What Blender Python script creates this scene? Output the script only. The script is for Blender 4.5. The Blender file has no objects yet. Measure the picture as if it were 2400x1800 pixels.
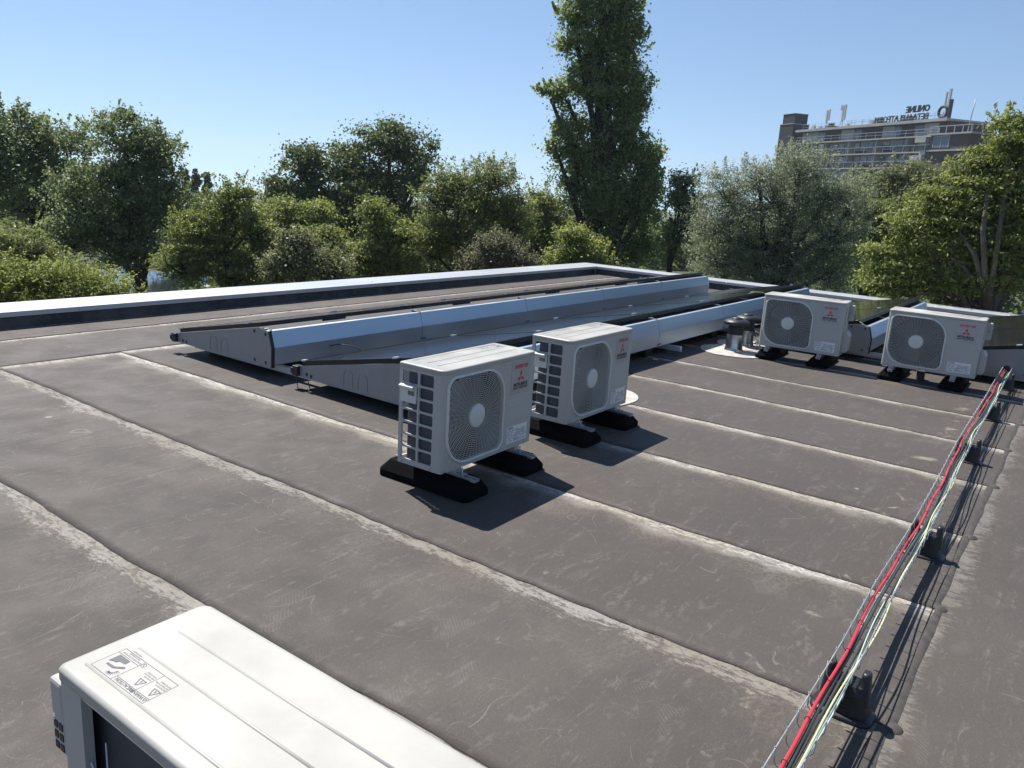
import bpy, math, random
import numpy as np
from mathutils import Vector, Matrix
R=math.radians
rnd=random.Random(7)
S=bpy.context.scene
C=S.collection
# ------------------------------------------------------------------ camera
FPX=1855.0
CR=np.array([0.59111784,-0.80430459,0.0606121]);CD=np.array([-0.15716826,-0.18856353,-0.96940288]);CF=np.array([0.79112442,0.56350503,-0.23787442])
CH=1.523
cd=bpy.data.cameras.new('camera');cam=bpy.data.objects.new('camera',cd);C.objects.link(cam)
cam.matrix_world=Matrix(((CR[0],-CD[0],-CF[0],0),(CR[1],-CD[1],-CF[1],0),(CR[2],-CD[2],-CF[2],CH),(0,0,0,1)))
cd.sensor_width=36;cd.lens=FPX/2400*36;cd.clip_start=.05;cd.clip_end=5000
S.camera=cam
# ------------------------------------------------------------------ world and sun
SUN=Vector((.19,.61,1.0)).normalized()
el=math.asin(SUN.z);rot=math.atan2(SUN.x,SUN.y)
w=bpy.data.worlds.new('World');S.world=w;w.use_nodes=True
nt=w.node_tree;bg=nt.nodes['Background'];sky=nt.nodes.new('ShaderNodeTexSky')
sky.sky_type='NISHITA';sky.sun_disc=False;sky.sun_elevation=el;sky.sun_rotation=rot
sky.air_density=1.0;sky.dust_density=0.0;sky.ozone_density=2.2;sky.altitude=0
# the roof drains at about one degree, so the true horizon is tilted a little against the roof plane
tcw=nt.nodes.new('ShaderNodeTexCoord');mpw=nt.nodes.new('ShaderNodeMapping');mpw.inputs['Rotation'].default_value=(R(1.3),0,0)
nt.links.new(tcw.outputs['Generated'],mpw.inputs[0]);mpw.inputs['Location'].default_value=(0,0,.085);nrw=nt.nodes.new('ShaderNodeVectorMath');nrw.operation='NORMALIZE';nt.links.new(mpw.outputs[0],nrw.inputs[0]);nt.links.new(nrw.outputs[0],sky.inputs[0])
nt.links.new(sky.outputs[0],bg.inputs[0]);bg.inputs[1].default_value=0.089
sd=bpy.data.lights.new('sun','SUN');sd.energy=4.9;sd.angle=R(.5);sd.color=(1,.95,.88)
so=bpy.data.objects.new('sun',sd);C.objects.link(so);so.rotation_euler=SUN.to_track_quat('Z','Y').to_euler()
S.view_settings.view_transform='Standard';S.view_settings.look='None';S.view_settings.exposure=.6;S.view_settings.gamma=1

# ------------------------------------------------------------------ helpers
def ray(dx,dy):            # direction through a point of the photo given in a 2212 px wide copy
    d=CF+CR*(dx*1.085-1200)/FPX+CD*(dy*1.085-900)/FPX
    return d
def at_dist(dx,dy,dist):
    d=ray(dx,dy);d=d/math.hypot(d[0],d[1]);return np.array([0,0,CH])+d*dist
def tag(o,label=None,cat=None,group=None,kind=None):
    if label:o['label']=label
    if cat:o['category']=cat
    if group:o['group']=group
    if kind:o['kind']=kind
    return o
def empty(name,loc,rz=0,**k):
    o=bpy.data.objects.new(name,None);C.objects.link(o);o.location=loc;o.rotation_euler=(0,0,rz);o.empty_display_size=.1
    return tag(o,**k)
def link(name,me,mat,parent=None,**k):
    o=bpy.data.objects.new(name,me);C.objects.link(o)
    if mat is not None and not me.materials:me.materials.append(mat)
    if parent is not None:o.parent=parent
    return tag(o,**k)
class MB:
    def __init__(s):s.v=[];s.f=[];s.sm=[];s.starts=[];s.vst=[]
    def add(s,vs,fs,smooth=False):
        s.starts.append(len(s.f));s.vst.append(len(s.v))
        b=len(s.v);s.v+= [tuple(map(float,v)) for v in vs];s.f+=[tuple(i+b for i in f) for f in fs];s.sm+=[smooth]*len(fs);return s
    def box(s,x0,x1,y0,y1,z0,z1,M=None):
        vs=[(x,y,z) for x in(x0,x1) for y in(y0,y1) for z in(z0,z1)]
        if M is not None:vs=[tuple(M@Vector(v)) for v in vs]
        return s.add(vs,[(0,1,3,2),(4,6,7,5),(0,4,5,1),(2,3,7,6),(0,2,6,4),(1,5,7,3)])
    def tube(s,pts,r,n=6,caps=True,closed=False,smooth=True):
        P=[Vector(p) for p in pts];m=len(P);rs=r if hasattr(r,'__len__') else [r]*m
        vs=[];prev=None
        for i,p in enumerate(P):
            if closed:t=P[(i+1)%m]-P[i-1]
            else:t=P[min(i+1,m-1)]-P[max(i-1,0)]
            if t.length<1e-9:t=Vector((0,0,1))
            t.normalize()
            if prev is None:
                a=Vector((0,0,1)) if abs(t.z)<.9 else Vector((1,0,0))
                u=t.cross(a).normalized()
            else:
                u=prev-t*prev.dot(t)
                u=u.normalized() if u.length>1e-6 else t.orthogonal().normalized()
            prev=u;w2=t.cross(u)
            for k in range(n):
                a=2*math.pi*(k+.5)/n;vs.append(p+(u*math.cos(a)+w2*math.sin(a))*rs[i])
        fs=[]
        for i in range(m if closed else m-1):
            j=(i+1)%m
            for k in range(n):fs.append((i*n+k,i*n+(k+1)%n,j*n+(k+1)%n,j*n+k))
        if caps and not closed:fs+=[tuple(range(n-1,-1,-1)),tuple((m-1)*n+k for k in range(n))]
        return s.add(vs,fs,smooth and n>4)
    def lathe(s,prof,n=24,c=(0,0,0),axis='z',smooth=True):
        vs=[]
        for r,z in prof:
            for k in range(n):
                a=2*math.pi*k/n
                q=(r*math.cos(a),r*math.sin(a),z) if axis=='z' else (r*math.cos(a),z,r*math.sin(a))
                vs.append((q[0]+c[0],q[1]+c[1],q[2]+c[2]))
        fs=[(i*n+k,i*n+(k+1)%n,(i+1)*n+(k+1)%n,(i+1)*n+k) for i in range(len(prof)-1) for k in range(n)]
        return s.add(vs,fs,smooth)
    def prism(s,poly,ax,a0,a1,smooth=False):      # poly of 2-D points, extruded along an axis
        def P(u,v,a):return {'x':(a,u,v),'y':(u,a,v),'z':(u,v,a)}[ax]
        n=len(poly);vs=[P(u,v,a0) for u,v in poly]+[P(u,v,a1) for u,v in poly]
        s.add(vs,[tuple(range(n-1,-1,-1)),tuple(range(n,2*n))])
        b=len(s.v)-2*n
        for i in range(n):s.f.append((b+i,b+(i+1)%n,b+n+(i+1)%n,b+n+i));s.sm.append(smooth)
        return s
    def mesh(s,name):
        me=bpy.data.meshes.new(name);me.from_pydata(s.v,[],s.f)
        me.polygons.foreach_set('use_smooth',s.sm);me.update();return me
    def build(s,name,mat,parent=None,bevel=0,**k):
        o=link(name,s.mesh(name),mat,parent,**k)
        if bevel:
            m=o.modifiers.new('bevel','BEVEL');m.width=bevel;m.segments=2;m.limit_method='ANGLE';m.angle_limit=R(40);m.harden_normals=False
        return o
def build_each(mb,name,mat,parent,per=1):
    # every piece collected in mb becomes a part of its own (per = add() calls per piece)
    st=mb.starts[::per]+[None];vs=mb.vst[::per]+[None]
    for i in range(len(st)-1):
        f0,f1,v0,v1=st[i],st[i+1],vs[i],vs[i+1]
        q=MB();q.v=mb.v[v0:v1];q.f=[tuple(k-v0 for k in f) for f in mb.f[f0:f1]];q.sm=mb.sm[f0:f1]
        q.build(name,mat,parent)
def np_mesh(name,V,F,mat,parent=None,smooth=False,attrs=None,**k):
    V=np.asarray(V,np.float32);F=np.asarray(F,np.int32);n=F.shape[1]
    me=bpy.data.meshes.new(name);me.vertices.add(len(V));me.vertices.foreach_set('co',V.ravel())
    me.loops.add(F.size);me.loops.foreach_set('vertex_index',F.ravel())
    me.polygons.add(len(F));me.polygons.foreach_set('loop_start',np.arange(0,F.size,n,dtype=np.int32))
    if smooth:me.polygons.foreach_set('use_smooth',np.ones(len(F),bool))
    me.update(calc_edges=True)
    for an,(dom,vals) in (attrs or {}).items():
        a=me.attributes.new(an,'FLOAT',dom);a.data.foreach_set('value',np.asarray(vals,np.float32))
    return link(name,me,mat,parent,**k)
def copy_tree(o,parent=None):
    c=o.copy();C.objects.link(c)
    if parent is not None:c.parent=parent
    for ch in list(o.children):copy_tree(ch,c)
    return c

# ------------------------------------------------------------------ materials
class NT:
    def __init__(s,name):
        s.m=bpy.data.materials.new(name);s.m.use_nodes=True;s.t=s.m.node_tree;s.b=s.t.nodes['Principled BSDF'];s.out=s.t.nodes['Material Output']
        s.tc=None
    def n(s,typ,**k):
        nd=s.t.nodes.new('ShaderNode'+typ)
        for a,v in k.items():setattr(nd,a,v)
        return nd
    def l(s,a,b):s.t.links.new(a,b)
    def val(s,sock,v):
        if hasattr(v,'links') or isinstance(v,bpy.types.NodeSocket):s.l(v,sock)
        else:sock.default_value=v
    def coord(s,scale=(1,1,1),rot=(0,0,0),kind='Object',loc=(0,0,0)):
        if s.tc is None:s.tc=s.n('TexCoord')
        m=s.n('Mapping');m.inputs['Scale'].default_value=scale;m.inputs['Rotation'].default_value=rot;m.inputs['Location'].default_value=loc
        s.l(s.tc.outputs[kind],m.inputs[0]);return m.outputs[0]
    def noise(s,vec,scale,detail=4,rough=.55,dist=0,out=0):
        t=s.n('TexNoise');s.l(vec,t.inputs['Vector']);t.inputs['Scale'].default_value=scale;t.inputs['Detail'].default_value=detail
        t.inputs['Roughness'].default_value=rough;t.inputs['Distortion'].default_value=dist;return t.outputs[out]
    def ramp(s,v,a,b,ca=0.,cb=1.):
        t=s.n('MapRange');t.interpolation_type='SMOOTHSTEP';s.val(t.inputs[0],v);t.inputs[1].default_value=a;t.inputs[2].default_value=b;t.inputs[3].default_value=ca;t.inputs[4].default_value=cb;return t.outputs[0]
    def math(s,op,a,b=0.,c=0.):
        t=s.n('Math',operation=op);s.val(t.inputs[0],a);s.val(t.inputs[1],b);s.val(t.inputs[2],c);return t.outputs[0]
    def mix(s,f,a,b):
        t=s.n('Mix',data_type='RGBA');s.val(t.inputs[0],f)
        for k,v in((6,a),(7,b)):
            if isinstance(v,tuple) and len(v)==3:v=(*v,1)
            s.val(t.inputs[k],v)
        return t.outputs[2]
    def attr(s,name):
        t=s.n('Attribute');t.attribute_name=name;return t.outputs['Fac']
    def bump(s,h,strength=.3,dist=.01,prev=None):
        t=s.n('Bump');t.inputs['Strength'].default_value=strength;t.inputs['Distance'].default_value=dist;s.l(h,t.inputs['Height'])
        if prev:s.l(prev,t.inputs['Normal'])
        return t.outputs[0]
    def set(s,**k):
        for a,v in k.items():
            sock=s.b.inputs[a.replace('_',' ')]
            if isinstance(v,tuple) and len(v)==3:v=(*v,1)
            s.val(sock,v)
        return s
def simple(name,col,rough=.5,metal=0,var=.12,scale=6,bump=0,bscale=60,spec=None,stretch=(1,1,1)):
    t=NT(name);v=t.coord(scale=stretch);n=t.noise(v,scale,5)
    f=t.ramp(n,.3,.7)
    c=t.mix(f,tuple(x*(1-var) for x in col),tuple(min(1,x*(1+var*.7)) for x in col))
    t.set(Base_Color=c,Metallic=metal);t.set(Roughness=t.ramp(n,.3,.7,rough*.88,min(1,rough*1.12)))
    if spec is not None:t.set(**{'Specular_IOR_Level':spec})
    if bump:t.set(Normal=t.bump(t.noise(v,bscale,4),bump,.002))
    return t.m
M={}
M['casing']=simple('casing_paint',(.44,.435,.405),.42,0,.03,3,.05,150)
M['lid']=simple('casing_paint_sunlit',(.385,.377,.345),.45,0,.12,5,.05,150)  # same paint as casing, colour toned down for full sun on the lid
M['grillewire']=simple('grille_plastic',(.64,.64,.59),.45,0,.03)
M['cavity']=simple('fan_shroud_shade',(.055,.058,.062),.6,0,.1)  # shade of the recess behind the grille put into the shroud colour
M['blade']=simple('fan_blade_shade',(.028,.03,.034),.4,0,.1)  # blades coloured dark as well, for the shade inside the fan opening
M['rubber']=simple('rubber_granulate',(.0045,.0045,.005),1.0,0,.3,60,.5,180,spec=.12)
M['galv']=simple('galvanised_steel',(.46,.48,.48),.42,.6,.15,25,.05,80)
M['alu']=simple('aluminium',(.62,.64,.66),.42,.4,.06,8)
M['alu_side']=simple('coated_sheet',(.27,.275,.285),.42,.2,.05,8)
M['black']=simple('black_plastic',(.014,.014,.015),.45,0,.2,20)
M['blackframe']=simple('black_anodised_frame',(.012,.012,.014),.38,.3,.2,5)
M['capmetal']=simple('parapet_cap_metal',(.50,.52,.54),.38,.25,.05,1.2,.04,30,stretch=(.3,.3,1))
M['bolt']=simple('bolt_steel',(.45,.46,.48),.35,.9,.2,30)
M['red_print']=simple('red_print',(.62,.035,.02),.4,0,.04)
M['dark_print']=simple('dark_print',(.035,.037,.05),.5,0,.1)
M['grey_print']=simple('grey_print',(.055,.06,.085),.5,0,.1)
M['label_silver']=simple('silver_label_film',(.40,.405,.41),.35,.3,.03)
M['label_white']=simple('white_label_film',(.78,.78,.78),.35,0,.03)
M['ventmetal']=simple('vent_metal',(.55,.56,.57),.25,.95,.25,12)
M['patch']=simple('patch_membrane',(.46,.43,.38),.85,0,.22,9,.3,40)
M['red']=simple('red_cable_sheath',(.62,.03,.05),.42,0,.1,14)
M['greycable']=simple('grey_cable_sheath',(.05,.052,.055),.5,0,.2)
M['yellowgreen']=simple('yellow_green_cable_sheath',(.62,.66,.35),.45,0,.1,10)
M['palegreen']=simple('pale_green_cable_sheath',(.42,.60,.50),.45,0,.1,10)
M['brick']=None
def mk_coil():
    t=NT('coil_fins');v=t.coord();w1=t.n('TexWave',wave_type='BANDS',bands_direction='Z');t.l(v,w1.inputs[0]);w1.inputs['Scale'].default_value=90
    c=t.mix(w1.outputs[1],(.045,.05,.06),(.085,.095,.115));t.set(Base_Color=c,Roughness=.55,Metallic=.3);return t.m
M['coil']=mk_coil()
def mk_glass():
    t=NT('panel_glass');v=t.coord()
    n=t.noise(v,2.0,6);d=t.ramp(n,.35,.75)
    n2=t.noise(t.coord(scale=(1,4,1)),9,4)
    base=t.mix(d,(.018,.019,.021),(.028,.028,.027))
    t.set(Base_Color=base,Roughness=t.ramp(n2,.3,.7,.09,.12),Metallic=0);t.b.inputs['IOR'].default_value=1.3
    t.b.inputs['Coat Weight'].default_value=.0
    return t.m
M['glass']=mk_glass()
def mk_deflector():
    t=NT('wind_deflector_metal');v=t.coord(scale=(.4,3,3));n=t.noise(v,5,4)
    t.set(Base_Color=t.mix(n,(.49,.575,.67),(.55,.635,.72)),Metallic=.85,Roughness=t.ramp(n,.3,.7,.40,.48));return t.m
M['deflector']=mk_deflector()
def mk_bitumen():
    t=NT('bitumen_upstand');v=t.coord();n=t.noise(v,1.6,6,.6);n2=t.noise(v,14,5)
    c=t.mix(t.ramp(n,.45,.7),(.018,.018,.022),(.09,.088,.088));c=t.mix(t.ramp(n2,.5,.8,0,.4),c,(.12,.115,.11))
    t.set(Base_Color=c,Roughness=t.ramp(n,.4,.7,.45,.8),Normal=t.bump(n2,.4,.004));return t.m
M['bitumen']=mk_bitumen()
def mk_roof():
    t=NT('roof_membrane');v=t.coord()
    big=t.noise(v,.55,5,.55);mid=t.noise(v,3.1,6,.6,.3);fine=t.noise(v,55,5,.7);grain=t.noise(v,330,2,.6)
    base=t.mix(t.ramp(big,.35,.65),(.063,.053,.0455),(.084,.0705,.0605))
    base=t.mix(t.ramp(mid,.36,.70,0,.5),base,(.064,.060,.056))
    base=t.mix(t.ramp(t.noise(t.coord(loc=(31,7,0)),1.3,5,.6),.55,.75,0,.45),base,(.086,.063,.056))
    # scuffs, swirls and footprints : stretched noises in several directions, thresholded
    for i,(rz,sx,sy,sc,a,b,amt) in enumerate([(.4,1,5,2.3,.60,.72,.50),(-.7,1,7,3.1,.61,.72,.48),(1.2,1,4,4.2,.62,.72,.45),(2.3,1,9,2.6,.63,.74,.45),(-.2,1,2.2,7.5,.62,.70,.36),(.9,1,16,5.0,.65,.73,.5),(1.9,1,12,9.0,.66,.72,.4),(-1.1,1,3,13.0,.64,.70,.4)]):
        nn=t.noise(t.coord(scale=(sx,sy,1),rot=(0,0,rz),loc=(i*13.1,i*7.7,0)),sc,3,.5,.6)
        brk=t.ramp(t.noise(t.coord(loc=(i*3.3,9,0)),26,4,.75),.42,.62)
        base=t.mix(t.math('MULTIPLY',t.ramp(nn,a,b,0,amt),brk),base,(.165,.150,.137))
    # thin curved scratches
    for i,(sc,ex) in enumerate([(1.7,.9),(3.3,.8),(6.1,.6)]):
        nn=t.noise(t.coord(loc=(i*21+4,i*5,0)),sc,2,.4,1.2)
        line=t.math('ABSOLUTE',t.math('SUBTRACT',nn,.5));ln=t.ramp(line,0,.004,ex*.7,0)
        mk=t.ramp(t.noise(t.coord(loc=(3,i*9,0)),4.5,2),.52,.62)
        base=t.mix(t.math('MULTIPLY',ln,mk),base,(.20,.18,.165))
    # tread pattern prints
    wv=t.n('TexWave',wave_type='BANDS');t.l(t.coord(rot=(0,0,.7)),wv.inputs[0]);wv.inputs['Scale'].default_value=26;wv.inputs['Distortion'].default_value=3;wv.inputs['Detail Scale'].default_value=1.5
    mk=t.ramp(t.noise(t.coord(scale=(1,2.2,1),rot=(0,0,.9),loc=(5,5,0)),3.6,2,.4),.63,.68)
    base=t.mix(t.math('MULTIPLY',t.math('MULTIPLY',wv.outputs[1],mk),.32),base,(.15,.135,.125))
    # small pale bumps
    vo=t.n('TexVoronoi');t.l(t.coord(scale=(1,1,0)),vo.inputs[0]);vo.inputs['Scale'].default_value=1.25;vo.inputs['Randomness'].default_value=1
    dsp=t.math('ADD',vo.outputs['Distance'],t.ramp(fine,.3,.7,-.006,.006));spot=t.ramp(dsp,.026,.034,.85,0);ringd=t.math('ABSOLUTE',t.math('SUBTRACT',t.math('ADD',dsp,t.math('MULTIPLY',t.math('SUBTRACT',mid,.5),.06)),.075));base=t.mix(t.math('MULTIPLY',t.ramp(ringd,.0,.012,.35,0),brk),base,(.17,.155,.14))
    base=t.mix(spot,base,(.27,.235,.18))
    # dusty bands along the laps
    ds=t.attr('dseam');bw=t.attr('bandw')
    wob=t.noise(t.coord(loc=(2,3,0)),2.4,5,.65);wob2=t.noise(t.coord(scale=(1,.28,1)),26,5,.7,.4)
    lim=t.math('MULTIPLY',bw,t.ramp(wob,.3,.7,.09,.21))
    q=t.math('DIVIDE',ds,t.math('ADD',lim,.004))
    core=t.ramp(t.math('ADD',q,t.math('MULTIPLY',t.math('SUBTRACT',wob2,.5),1.3)),.62,1.02,1,0)
    tex=t.math('MULTIPLY',t.ramp(wob2,.3,.6,.35,1),t.ramp(t.noise(v,140,3,.7),.35,.6,.5,1))
    soft=t.ramp(q,.15,1.15,1,0);spk=t.noise(t.coord(scale=(1,.45,1)),70,5,.8,.3)
    dith=t.ramp(t.math('ADD',spk,t.math('MULTIPLY',soft,t.ramp(wob2,.3,.65,.26,.55))),.76,.98)
    st=t.math('MULTIPLY',t.math('MAXIMUM',t.math('MULTIPLY',core,t.math('MULTIPLY',tex,.75)),dith),t.ramp(q,.0,1.5,1,0))
    nearf=t.ramp(t.attr('bstr'),.5,.9);st=t.mix(nearf,t.math('MULTIPLY',dith,t.ramp(q,.9,1.6,1,0)),st)
    pale=t.mix(t.ramp(t.noise(t.coord(loc=(8,1,0)),1.7,3),.4,.6),(.52,.50,.46),(.42,.385,.32))
    base=t.mix(t.math('MULTIPLY',st,t.attr('bstr')),base,pale)
    halo=t.ramp(t.math('ADD',q,t.math('MULTIPLY',t.math('SUBTRACT',mid,.5),3.0)),.6,2.1,.5,0)
    base=t.mix(t.math('MULTIPLY',t.math('MULTIPLY',halo,t.ramp(fine,.4,.62)),t.attr('bstr')),base,(.20,.17,.125))
    # blotches where the sheets end near the tray
    de=t.attr('dend');wb=t.noise(t.coord(loc=(1,5,0)),4.5,5,.7,.8)
    blot=t.ramp(t.math('SUBTRACT',t.math('ADD',de,t.math('MULTIPLY',wb,.62)),.225),0,.09,.75,0)
    base=t.mix(t.math('MULTIPLY',blot,t.ramp(fine,.3,.6,.4,1)),base,(.34,.305,.235))
    # mineral grit and its sparkle, painted as bright specks
    base=t.mix(t.ramp(grain,.62,.74,0,.6),base,(.27,.25,.225))
    base=t.mix(t.ramp(fine,.3,.75,.0,.18),base,(.05,.047,.045))
    # shaded face of the lap lip, painted as a dark line
    base=t.mix(t.ramp(t.math('ABSOLUTE',ds),.0015,.005,.85,0),base,(.02,.018,.017))
    t.set(Base_Color=base,Roughness=t.ramp(mid,.3,.7,.62,.80));t.b.inputs['Specular IOR Level'].default_value=.35
    b=t.bump(t.noise(v,1.6,3,.4),.25,.008);b=t.bump(t.noise(v,9,4,.6),.2,.003,b);b=t.bump(fine,.45,.004,b);b=t.bump(grain,.45,.0015,b)
    t.set(Normal=b);return t.m
M['roof']=mk_roof()
M['bead']=simple('sealed_bead',(.062,.054,.048),.8,0,.3,25,.5,90)
def mk_leaf(name,c1,c2,c3,trans=.45,tcol=None,rough=.5):
    t=NT(name);a=t.attr('rnd');c=t.mix(t.ramp(a,0,.55),c1,c2);c=t.mix(t.ramp(a,.7,1),c,c3)
    t.set(Base_Color=c,Roughness=rough);t.b.inputs['Specular IOR Level'].default_value=.42
    tr=t.n('BsdfTranslucent');hs=t.n('HueSaturation');hs.inputs['Value'].default_value=2.0;hs.inputs['Saturation'].default_value=1.1
    t.l(c,hs.inputs['Color']);t.l(hs.outputs[0],tr.inputs[0])
    mx=t.n('MixShader');mx.inputs[0].default_value=trans;t.l(t.b.outputs[0],mx.inputs[1]);t.l(tr.outputs[0],mx.inputs[2]);t.l(mx.outputs[0],t.out.inputs[0]);return t.m
L={}
L['dark']=mk_leaf('leaf_dark',(0.069,0.092,0.035),(0.103,0.132,0.045),(0.184,0.213,0.081),.38)
L['poplar']=mk_leaf('leaf_poplar',(0.098,0.129,0.054),(0.144,0.179,0.076),(0.276,0.302,0.151),.42)
L['green']=mk_leaf('leaf_green',(0.115,0.137,0.052),(0.167,0.190,0.065),(0.287,0.302,0.130),.44)
L['lime']=mk_leaf('leaf_lime',(0.132,0.162,0.049),(0.196,0.224,0.065),(0.322,0.336,0.130),.46)
L['olive']=mk_leaf('leaf_olive',(.112,.138,.042),(.165,.190,.056),(.27,.28,.10),.42)
L['silver']=mk_leaf('leaf_silver',(0.149,0.174,0.103),(0.218,0.246,0.157),(0.414,0.426,0.313),.38)
L['grey']=mk_leaf('leaf_grey',(0.115,0.129,0.059),(0.172,0.185,0.086),(0.276,0.280,0.151),.38)
L['brown']=mk_leaf('leaf_brown',(.105,.108,.060),(.135,.132,.078),(.17,.20,.09),.38)
L['tall']=mk_leaf('leaf_tall_poplar',(.13,.165,.065),(.19,.235,.09),(.32,.35,.17),.5)
M['bark']=simple('bark',(.035,.030,.025),.9,0,.4,5,.6,20,stretch=(4,4,1))
M['bark_pale']=simple('bark_pale',(.14,.115,.09),.9,0,.4,5,.6,20,stretch=(4,4,1))

# ------------------------------------------------------------------ ground, water
def grass_mat():
    t=NT('grass_ground');v=t.coord();n=t.noise(v,.15,6);n2=t.noise(v,2.5,6)
    c=t.mix(t.ramp(n,.35,.65),(.035,.05,.018),(.06,.075,.025));c=t.mix(t.ramp(n2,.4,.7,0,.6),c,(.028,.030,.014));t.set(Base_Color=c,Roughness=.9,Normal=t.bump(n2,.8,.1));return t.m
GZ=-4.0
def gz(y):return GZ-.023*max(0,y-8)
m=MB();ys=[-800,8,60,200,500,1000]
m.add([(x,y,gz(y)) for y in ys for x in (-800,1000)],[(2*i,2*i+1,2*i+3,2*i+2) for i in range(5)]);m.build('ground',grass_mat(),kind='structure')
def water_mat():
    t=NT('pond_water');v=t.coord();n=t.noise(v,3,3)
    t.set(Base_Color=(.02,.03,.03),Roughness=.06,Normal=t.bump(n,.15,.02));return t.m
pts=[]
for k in range(40):
    a=2*math.pi*k/40;rr=1+.12*math.sin(3*a+1)+.08*math.sin(5*a);pts.append((23.2+4.2*rr*math.cos(a),40.5+6*rr*math.sin(a)))
MB().prism(pts,'z',gz(42)-.5,gz(42)+.35).build('water',water_mat(),kind='structure')
# ------------------------------------------------------------------ roof membrane sheets
rng=np.random.default_rng(5)
seams=[-7.9,-6.96,-6.02,-5.08,-4.14,-3.2,-2.26,-1.32,-.38,.55,1.49,2.42,3.365,4.285,5.25,6.20,7.10,8.04,8.98,9.92,10.86,11.8,12.74,13.75]
def wob(s,t,amp=.006):
    r=np.random.default_rng(int(s*100)+1000);o=np.zeros_like(t)
    if amp>.005:amp=.0032
    for f in (.35,.8,1.7,3.7,7.1):o+=r.normal()*amp/(f**.5)*np.sin(2*np.pi*(f*t+r.random()))
    return o
V=[];F=[];A={'dseam':[],'bandw':[],'bstr':[],'dend':[]}
def sheet(u0,u1,uw0,uw1,v0,v1,alongY,bw,bs,dendf,dv=.035,nu=18):
    """u is the across direction; edge lip at u0 lies over its neighbour; u1 runs below the next lip"""
    nv=int((v1-v0)/dv)+1;vv=np.linspace(v0,v1,nv)
    e0=u0+wob(uw0,vv);e1=u1+wob(uw1,vv)
    base=len(V);cols=[]
    ts=np.linspace(0,1,nu)
    rows=[]
    for j in range(nu+1):
        if j==0:u=e0-.0005;z=np.full(nv,-.004)
        else:
            tt=ts[j-1];u=e0+(e1+.04-e0)*tt;z=np.full(nv,.0055*(1-tt)**1.0)
        d=e1-u
        if alongY:d=np.minimum(d,(v1-.004-vv)*1.0) if j>0 else d
        de=np.abs(vv-.63) if dendf else np.full(nv,9.)
        X,Y=(u,vv) if alongY else (vv,u)
        z=z+ (0.003*np.sin(X*1.3+Y*.7)+.002*np.sin(Y*2.1-X*.9))*0
        rows.append(np.stack([X,Y,z],1))
        A['dseam'].append(d);A['bandw'].append(np.full(nv,bw));A['bstr'].append(np.full(nv,bs));A['dend'].append(de)
    b0=sum(len(x) for x in V)
    for r_ in rows:V.append(r_)
    ii=np.arange(nu)[:,None]*nv+np.arange(nv-1)[None,:]
    q=np.stack([ii,ii+nv,ii+nv+1,ii+1],-1).reshape(-1,4)+b0
    if not alongY:q=q[:,::-1]
    F.append(q)
YR=.25;YL=6.445
bs={1:.55,2:.7}
for k in range(len(seams)-1):
    s0,s1=seams[k],seams[k+1]
    near=s1<2.6;bwk={12:1.0,13:.85,14:.75,15:.7}.get(k+1,.62)
    sheet(s0,s1,s0,s1,YR,YL,True,1.15 if near else bwk,.45 if near else 1.0,True,dv=.03 if s1<9 else .08)
    # strips between the left lap and the wall run the other way
for (u0,u1,bw,b_) in [(7.42,8.1,.3,.7),(YL,7.42,.42,.85)]:
    pass
b=len(V)
def sheetX(ulo,uhi,zoff,bw,b_,v0=-8,v1=14.1,flip=False):
    # runs along X, lip at ulo (lying over the neighbour on the small-y side); pale band on the small-y side of the next lip
    sheet(ulo,uhi,ulo,uhi,v0,v1,False,bw,b_,False,dv=.05)
sheetX(YL,7.42,0,.6,1.)
sheetX(7.42,7.94,0,.35,1.)
sheetX(-.72,YR+.01,0,.9,.22)
for q0,q1 in [(-1.66,-.72),(-2.6,-1.66),(-3.54,-2.6),(-4.48,-3.54),(-5.42,-4.48),(-6.4,-5.42)]:sheetX(q0,q1,0,.7,.25)
A={k:('POINT',np.concatenate(v)) for k,v in A.items()}
roof=np_mesh('roof',np.concatenate(V),np.concatenate(F),M['roof'],smooth=True,attrs=A,kind='structure')
roof.data.update()
# slab below and sealed bead where the sheets end beside the tray
mb=MB()
for k in range(8,len(seams)-1):
    s0,s1=seams[k],seams[k+1]
    off=rnd.uniform(-.012,.012);n=26;xs=np.linspace(s0-.01,s1-.01,n)
    wv=wob(s0*3+.3,xs,.0012)
    y0=YR+off+wv;wd=.013+.003*np.sin(xs*11+k)+np.abs(wob(s0+9,xs,.0015))
    vs=[]
    for i in range(n):vs+=[(xs[i],y0[i]+wd[i],.0062),(xs[i],y0[i],.0085),(xs[i],y0[i]-wd[i],.0015)]
    fs=[]
    for i in range(n-1):
        for j in range(2):fs.append((i*3+j,i*3+j+1,i*3+j+4,i*3+j+3))
    mb.add(vs,fs,True)
    # rounded blob at the corner
    mb.lathe([(.03,.001),(.024,.008),(.0,.0105)],14,(s0+.01,YR+off-.012,0))
mb.build('sheet_end_bead',M['bead'],roof)
def wallmat():
    t=NT('brick_wall');v=t.coord();bk=t.n('TexBrick');t.l(v,bk.inputs[0]);bk.inputs['Scale'].default_value=4;bk.inputs['Color1'].default_value=(.25,.12,.08,1);bk.inputs['Color2'].default_value=(.2,.1,.07,1);bk.inputs['Mortar'].default_value=(.3,.28,.25,1)
    t.set(Base_Color=bk.outputs[0],Roughness=.9);return t.m
M['brick']=wallmat()
hall=empty('flat_roofed_building',(3,1,GZ),label='low flat roofed building whose brown membrane roof fills the foreground',cat='building')
MB().box(-11,11.1,-7.4,7.3,0,3.985).build('wall',M['brick'],hall)
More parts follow.
